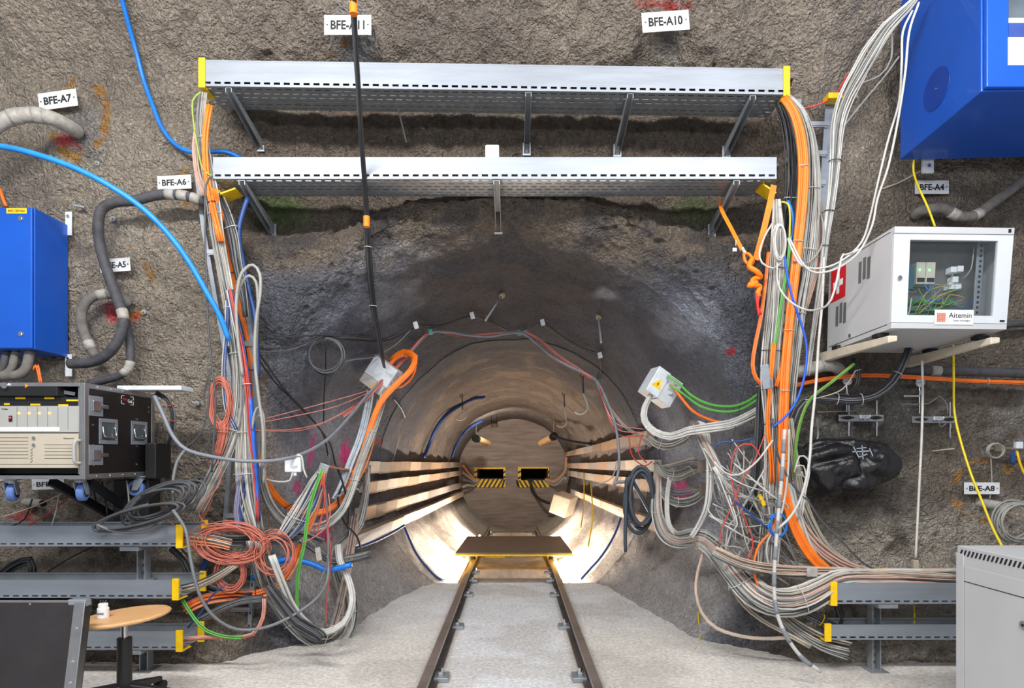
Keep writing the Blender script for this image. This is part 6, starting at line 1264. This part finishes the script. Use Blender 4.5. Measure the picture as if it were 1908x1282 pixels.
# tangle of loose leads between clamps and riser
rnd = random.Random(77)
tm = [whtc]*4+[gryc]*7+[beic]*4+[gry2]*4+[blue_d]
troot = thing('cable_tangle', P(1400, 1000, 4.0), 'tangle of loose pale leads between the brown clamps and the right riser', 'cable tangle')
for i in range(60):
    x0 = rnd.uniform(1325, 1440); y0 = rnd.uniform(820, 930)+(x0-1325)*.2; x1 = rnd.uniform(1345, 1500); y1 = rnd.uniform(980, 1100)
    if i % 3 == 0: x0, x1 = rnd.uniform(1315, 1370), rnd.uniform(1400, 1500); y0 = rnd.uniform(860, 1040); y1 = y0+rnd.uniform(0, 80)
    d = rnd.uniform(3.86, 4.15); sx = rnd.uniform(-40, 40); sg = rnd.uniform(20, 80); ym = (y0+y1)/2
    cable('cable', [(x0, y0, d), (x0*.7+x1*.3+sx, ym-10+sg*.3, d-.05), (x0*.35+x1*.65+sx*.6, ym+sg*.5, d), (x1, min(1105, y1), d+.04)], rnd.uniform(.0035, .006), rnd.choice(tm), None, parent=troot)
troot2 = thing('cable_tangle', P(1380, 900, 4.15), 'loose arcs of grey leads behind the red lead loop, left of the right riser', 'cable tangle')
for i in range(26):
    x1 = rnd.uniform(1405, 1440); y1 = rnd.uniform(830, 960); x0 = x1-rnd.uniform(40, 110); y0 = y1+rnd.uniform(-20, 60)
    cable('cable', [(x1, y1-30, 4.1), (x1-8, y1, 4.1), ((x0+x1)/2+10, y1+rnd.uniform(20, 60), 4.12), (x0, y0, 4.15)], rnd.uniform(.0035, .0055), rnd.choice([gryc, gry2, gryc, whtc, dkgc]), None, parent=troot2)
for i, (q, m_, r_, lb) in enumerate([
    ([(1420, 855), (1400, 828), (1372, 835), (1362, 870), (1366, 910), (1380, 945), (1395, 985), (1403, 1010), (1395, 1040), (1370, 1055)], redc, .0048, 'bright red lead looping in front of the tangle'),
    ([(1425, 810), (1405, 860), (1380, 900), (1365, 940), (1345, 985), (1340, 1020)], redc, .0042, 'dull red lead crossing the bright red loop'),
    ([(1333, 832), (1345, 824), (1380, 822), (1408, 815)], blue_d, .006, 'dark blue lead level with the bag, left of the right riser'),
    ([(1365, 930), (1395, 955), (1430, 985)], blue_d, .008, 'dark blue cable stub slanting inside the tangle'),
    ([(1452, 940), (1440, 985), (1415, 1015), (1405, 1050), (1410, 1085), (1430, 1108), (1470, 1110)], org, .008, 'orange cable snaking through the middle of the tangle'),
    ([(1420, 1105), (1450, 1108), (1480, 1100), (1500, 1098)], org, .006, 'orange lead low in the tangle near the tray end'),
    ([(1440, 820), (1410, 860), (1375, 885), (1350, 880), (1330, 860)], whtc, .0065, 'white cable arching from the tangle up to the right riser'),
    ([(1470, 800), (1468, 880), (1455, 960), (1430, 1010), (1432, 1050), (1450, 1070), (1500, 1078), (1530, 1062)], whtc, .007, 'white cable curling in front of the small grey clamp'),
    ([(1440, 780), (1450, 850), (1475, 900), (1500, 930)], dkgc, .007, 'dark lead slanting over the right riser'),
    ([(1498, 920), (1530, 970), (1570, 1010), (1610, 1050), (1650, 1068)], dkgc, .0065, 'dark lead slanting across the bare rock to the right tray'),
    ([(1480, 880), (1490, 850), (1505, 856), (1508, 880), (1500, 920), (1495, 960)], whtc, .006, 'white lead looping out beside the black bag neck'),
    ([(1482, 870), (1497, 868), (1502, 900), (1490, 950)], whtc, .005, 'second white lead looping out beside the black bag neck'),
    ([(1484, 885), (1500, 890), (1498, 930), (1486, 970)], gryc, .005, 'grey lead looping out beside the black bag neck'),
    ([(1365, 1040), (1400, 1048), (1440, 1070), (1470, 1090)], beic, .007, 'beige lead in front of the lower tangle'),
    ([(1382, 690), (1400, 620), (1395, 680), (1378, 760), (1362, 830), (1350, 880)], blkc, .0025, 'thin black tie thread hanging in front of the dark rock'),
    ]): cable('cable', zip_d(q, 3.84 if i != 14 else 4.3), r_, m_, lb)
coil('cable_coil', (1449, 978, 3.8), .055, .075, 2, .006, blue_c, 'small blue lead ring on the taped conduit', 12, .03, .05)
# taped conduit in front of the riser
TC = [(1462, 800, 3.74), (1458, 870, 3.73), (1452, 940, 3.72), (1447, 1000, 3.70), (1443, 1060, 3.68), (1443, 1110, 3.66), (1450, 1150, 3.64), (1468, 1190, 3.62), (1495, 1226, 3.60), (1530, 1252, 3.58)]
t = cable('taped_conduit', TC, .012, whtc, 'white conduit banded with grey tape hanging in front of the largest bundle', 'conduit'); S_ = spline([pt(q) for q in TC], .02)
for k in range(3, len(S_)-6, 8): mb = MB(); mb.tube(S_[k:k+5], .0145, 8); mb.build('tape_band', mat('slate_tape', '#7c7f88', .5), t, smooth=True)
# low fans and loops under the largest bundle
bun([(1405, 1105), (1440, 1130), (1480, 1165), (1530, 1195), (1580, 1210)], (.02, .05, .06), (3.95, 3.8), 20, (.0045, .0065), [(beic, 4), (gryc, 2), (gry2, 2)], 'beige cable bundle fanning out low beneath the right tray end', 74)
bun([(1500, 1140), (1530, 1155), (1570, 1175), (1620, 1185)], .03, 3.86, 12, .0055, [(gry2, 2), (dkgc, 2), (gryc, 1)], 'dark grey cable bundle entering the lowest right tray', 75, (.3,), yel)
bun([(1310, 1030), (1299, 1070), (1297, 1105), (1308, 1142), (1335, 1170), (1385, 1186), (1440, 1190), (1500, 1184)], .008, (4.25, 3.85), 4, .006, [(beic, 1), (pinkc, 1)], 'beige cable loop hanging lowest over the right concrete apron', 76)
bun([(1360, 1085), (1385, 1125), (1420, 1155), (1465, 1180), (1510, 1205)], .014, (4.0, 3.8), 5, .006, [(beic, 1)], 'beige cable loop just under the largest bundle', 77)
cable('cable', [(1301, 1140, -.03), (1303, 1175, -.03), (1304, 1195, -.02), (1295, 1210, -.015), (1280, 1212, -.012)], .005, yel2, 'thin yellow cord end lying on the floor edge at right')
bun([(1560, 1130), (1565, 1150), (1558, 1170)], .03, 3.95, 5, .003, [(blkc, 1)], 'few black tie ends hanging under the right tray', 78)
# upper right fan
bun([(1712, -10), (1690, 15), (1655, 50), (1625, 95), (1600, 140), (1578, 180), (1562, 230), (1556, 300), (1550, 360), (1540, 430), (1530, 520), (1515, 620), (1505, 700)], (.012, .03, .05, .05, .04, .025, .018, .014, .012), (3.75, 4.1), 15, (.0045, .006), [(gryc, 4), (whtc, 3), (gry2, 1)], 'pale grey cable bundle fanning from the top right blue cabinet down the right ladder', 79, (.42, .55, .65), blkc)
for i, (q, m_) in enumerate([([(1700, 20, 3.4), (1682, 60, 3.4), (1680, 120, 3.4), (1675, 190, 3.45), (1655, 260, 3.5), (1638, 330, 3.55), (1622, 400, 3.6), (1606, 450, 3.6), (1570, 485, 3.6), (1530, 500, 3.65), (1495, 495, 3.7), (1478, 470, 3.75), (1468, 445, 3.8)], whtc), ([(1712, 5, 3.38), (1694, 60, 3.38), (1686, 140, 3.38), (1672, 230, 3.45), (1655, 310, 3.5), (1635, 370, 3.55), (1625, 420, 3.55), (1600, 470, 3.6), (1560, 500, 3.55), (1520, 508, 3.6), (1495, 490, 3.7), (1470, 442, 3.8)], whtc),
    ([(1600, 465, 3.45), (1590, 470, 3.45), (1575, 475, 3.42), (1568, 480, 3.42), (1555, 540, 3.42), (1540, 570, 3.45), (1505, 578, 3.6), (1470, 560, 3.7), (1450, 530, 3.8), (1448, 490, 3.85)], whtc),
    ([(1662, 60, 3.95), (1660, 110, 3.95), (1640, 140, 4.0), (1605, 155, 4.0)], gryc), ([(1675, 105, 4.0), (1650, 140, 4.05), (1600, 200, 4.08), (1570, 240, 4.1), (1560, 270, 4.1)], gryc),
    ([(1535, 480, 3.8), (1532, 560, 3.8), (1525, 640, 3.78), (1520, 720, 3.75), (1512, 800, 3.7), (1508, 860, 3.66), (1495, 920, 3.65), (1475, 960, 3.65), (1450, 985, 3.66)], whtc), ([(1440, 415, 3.9), (1425, 440, 3.88), (1415, 470, 3.88), (1420, 490, 3.88), (1440, 500, 3.88), (1455, 490, 3.88)], whtc),
    ([(1522, 780, 4.2), (1524, 815, 4.2), (1515, 828, 4.2)], gryc), ([(1524, 385, 4.1), (1534, 420, 4.0), (1530, 460, 4.0), (1505, 490, 3.95), (1478, 485, 3.9)], gryc)]):
    cable('cable', q, .0065 if i != 5 else .0085, m_, ['left white cable hanging from the top right cabinet and crossing to the riser', 'right white cable hanging from the top right cabinet and crossing to the riser', 'white cable looping in front of the flag sticker', 'pale lead branching from the upper right fan beside the cabinet', 'pale lead slanting from the top right cabinet to the right ladder', 'long white cord hanging between the right riser and the glass-door cabinet', 'white lead loop left of the white coil', 'thin grey lead hook end above the black bag', 'grey lead loop over the pale pink bundle'][i])
cable('cable', [(1494, 203, -.2), (1525, 195, -.2), (1555, 178, -.2), (1570, 155, -.2), (1580, 138, -.2)], .006, mat('bright_red_cable', '#d8413c', .45), 'bright red lead slanting from the upper tray to the right ladder top')
cable('cable', zip_d([(1598, 182), (1590, 172), (1602, 160)], 4.0), .010, beic, 'beige connector hanging on the upper right fan')
# yellow cable
cable('cable', [(1703, 298, 4.1), (1702, 320, 4.1), (1712, 350, 4.05), (1728, 385, 4.0), (1742, 422, 3.95)], .007, yel2, 'yellow cable between the top right cabinet and the glass-door cabinet')
cable('cable', [(1776, 640, 4.0), (1777, 700, 4.0), (1778, 765, 3.98), (1788, 815, 3.9), (1808, 880, 3.8), (1828, 930, 3.7), (1848, 980, 3.6), (1868, 1020, 3.5)], .0075, yel2, 'yellow cable running from the glass-door cabinet past the plate reading BFE-A8')
t = cable('cord', [(1718, 672, 3.95), (1719, 740, 3.95), (1717, 820, 3.95), (1713, 900, 3.93), (1709, 980, 3.9), (1706, 1040, 3.88)], .008, whtc, 'white cord hanging below the glass-door cabinet with a pale plug at its end', 'cord')
c = P(1705, 1052, 3.88); mb = MB(); mb.box(c.x-.018, c.x+.018, c.y-.015, c.y+.015, c.z-.025, c.z+.03); mb.build('plug', beic, t, bevel=.004); mb = MB(); mb.box(c.x-.012, c.x+.012, c.y-.01, c.y+.01, c.z-.08, c.z-.025); mb.build('yellow_plug_sleeve', yel2, t, bevel=.003)
cable('cord', zip_d([(1703, 1128), (1704, 1150), (1702, 1175)], 3.95), .006, yel2, 'thin yellow cord showing between the two right trays', 'cord')
# orange level leads, hoses, black bundle under the cabinet
bun([(1470, 722), (1510, 712), (1560, 704), (1620, 700), (1700, 703), (1800, 709), (1930, 714)], .012, 4.22, 5, .0055, [(org, 3), (org2, 1)], 'thin orange leads running level along the dark rock to the right edge', 80, (.8,))
bun([(1694, 648), (1682, 680), (1662, 712), (1632, 736), (1590, 745), (1545, 742), (1508, 742), (1484, 762), (1472, 800)], (.02, .025, .028, .028, .025), 4.0, 16, (.005, .006), [(blkc, 6), (dkgc, 2), (gry2, 1)], 'black cable bundle sagging from under the glass-door cabinet to the right riser', 81, (.2, .45, .6), whtc)
bun([(1588, 668), (1598, 690), (1597, 715), (1580, 738), (1550, 745)], .014, 4.05, 8, .0055, [(blkc, 1)], 'short black cable bundle dropping under the left cream arm', 82, (.3, .7), whtc)
bun([(1592, 678), (1550, 712), (1512, 742), (1495, 775), (1484, 825), (1480, 890)], .008, 3.9, 2, .0075, [(grnc, 1), (mat('olive_cable', '#6f8f3c', .5), 1)], 'green cables slanting down from the cabinet to the right riser', 83)
cable('cable', zip_d([(1595, 690), (1570, 725), (1530, 740), (1500, 745)], 3.95), .0045, beic, 'thin beige lead beside the green cables under the cabinet')
hoseo([(1480, 694, 4.2), (1500, 690, 4.18), (1530, 682, 4.18), (1555, 683, 4.2), (1568, 695, 4.3), (1572, 706, 4.42)], .042, tape, 'short fat grey hose end behind the right riser under the cabinet', (.3,))
hoseo([(1680, 690, 4.28), (1740, 691, 4.24), (1800, 692, 4.22), (1870, 694, 4.22), (1960, 698, 4.22)], .034, hose_d, 'dark foam hose running level to the right edge below the glass-door cabinet', (.2,))
hoseo([(1870, 605, 4.3), (1900, 603, 4.3), (1960, 602, 4.3)], .026, hose_d, 'dark pipe behind the glass-door cabinet at the right edge')
hoseo([(1703, 402, 4.42), (1720, 392, 4.28), (1755, 388, 4.25), (1785, 402, 4.25), (1815, 402, 4.25), (1850, 378, 4.25), (1908, 335, 4.25), (1960, 300, 4.25)], .036, hose, 'grey foam hose leaving the rock under the plate reading BFE-A4', (.25, .4))
cable('tie_rod', [(1644, 352, -.03), (1680, 338, -.06), (1722, 314, -.10)], .007, beic, 'pale thin rod behind the lower corner of the top right cabinet', 'rod')
cable('tie_rod', [(1735, 841, -.02), (1758, 838, -.06), (1779, 836, -.10)], .006, beic, 'pale thin rod poking from the rock above the plate reading BFE-A8', 'rod')
coil('cable_coil', (1893, 972, 3.95), .125, .125, 7, .007, gryc, 'coil of grey cable cut off by the right edge, over the pale cabinet', 13, .06, .07)
coil('cable_coil', (1855, 840, 4.1), .055, .05, 3, .004, gryc, 'small grey wire loop round the right wall valve', 14, .02, .05)
cable('cable', [(1846, 850, -.06), (1848, 900, -.06), (1844, 930, -.06)], .004, gryc, 'thin grey lead hanging in front of the plate reading BFE-A8')
for i, q in enumerate([[(1523, 778), (1580, 776), (1600, 775)], [(1680, 763), (1730, 762), (1750, 748), (1765, 765), (1765, 782)], [(1764, 785), (1762, 800), (1752, 805), (1750, 795)]]): cable('cable', [(a, b-10, -.08) for a, b in q], .003, gryc, 'thin metal capillary tube at the GRS valve bars, '+['left', 'right', 'lowest'][i])
# ---------------------------------------------------------------- leads inside the tunnel
for q, r_, m_, lb in [([(902, 740), (880, 744), (855, 757), (830, 775), (812, 800), (800, 828), (790, 852)], .030, blue_d, 'dark blue hose curving down the left tunnel wall, nearer one'), ([(898, 784), (878, 795), (860, 812), (850, 832), (843, 852)], .03, blue_d, 'dark blue hose curving down the left tunnel wall, farther one'),
                      ([(752, 978), (763, 1005), (776, 1032), (796, 1058), (820, 1079), (850, 1083)], .014, blue_d, 'dark blue cable on the left tunnel side running down to the floor'), ([(1157, 965), (1148, 990), (1135, 1015), (1118, 1040), (1100, 1060), (1082, 1080)], .014, blue_d, 'dark blue cable on the right tunnel side running down to the floor')]:
    cable('cable', [(a, b, -.045) for a, b in q], r_, m_, lb)
cable('cable', [(660, 1023, 5.5), (700, 1008, 5.9), (730, 993, 6.3), (753, 979, 6.55)], .016, blue_d, 'dark blue cable under the lowest left wiring duct')
coil('cable_coil', (1193, 930, 5.25), .115, .25, 4, .017, mat('slate_hose', '#3f4650', .5), 'looped slate-grey hose hanging on the right ducts', 15, .10, .10, tail=[(1172, 890, 5.25), (1167, 940, 5.25), (1165, 990, 5.25), (1165, 1028, 5.25)])
cable('conduit', [(1143, 905, 5.35), (1150, 898, 5.35), (1170, 897, 5.35), (1188, 880, 5.3)], .015, condg, 'grey conduit end bending towards the looped hose', 'conduit')
for i in range(4): cable('cable', [(862, 866+i*14, 15.3), (872, 880+i*8, 15.5), (884, 893+i*4, 15.75), (893, 894, 15.85)], .035, [org2, beic, gry2, beic][i], 'brown lead from the left ducts into the left hatch, '+['topmost', 'second', 'third', 'lowest'][i])
for i in range(4): cable('cable', [(1056, 852+i*14, 15.3), (1052, 878+i*4, 15.4), (1035, 895+i*3, 15.6), (1016, 893+i, 15.8)], .035, [org2, beic, gry2, beic][i], 'brown lead from the right ducts into the right hatch, '+['topmost', 'second', 'third', 'lowest'][i])
cable('cable', [(988, 893, 15.8), (992, 915, 15.6), (1005, 930, 15.3), (1022, 937, 14.5)], .04, blkc, 'black cable drooping from the right hatch')
cable('cable', [(1030, 812, 13.2), (1060, 822, 11), (1100, 828, 9.5)], .03, blkc, 'black cable running from the right sensor tube to the top duct')
for i, q in enumerate([[(1088, 880), (1088, 940), (1082, 985)], [(1101, 900), (1104, 960), (1096, 1020)]]): cable('tape_streamer', [(a, b, -.2) for a, b in q], .010, yel2, ['left', 'right'][i]+' thin yellow tape hanging on the right tunnel side', 'tape')
for i, q in enumerate([[(1172, 815), (1178, 850), (1200, 868), (1215, 860)], [(1195, 812), (1190, 845), (1205, 862)], [(1110, 905), (1140, 890), (1150, 858)]]): cable('cable', zip_d(q, 5.4), .006, [redc, redc, gryc][i], 'thin lead dangling between the upper right ducts, '+['left red', 'right red', 'grey'][i]+' one')
cable('cable', [(744, 805, -.04), (735, 850, -.04), (718, 880, -.04)], .004, gryc, 'thin pale thread on the dark rock left of the arch')
cable('cable', [(735, 745, -.03), (748, 762, -.03), (755, 778, -.03)], .005, whtc, 'short white wire end poking from the left arch')
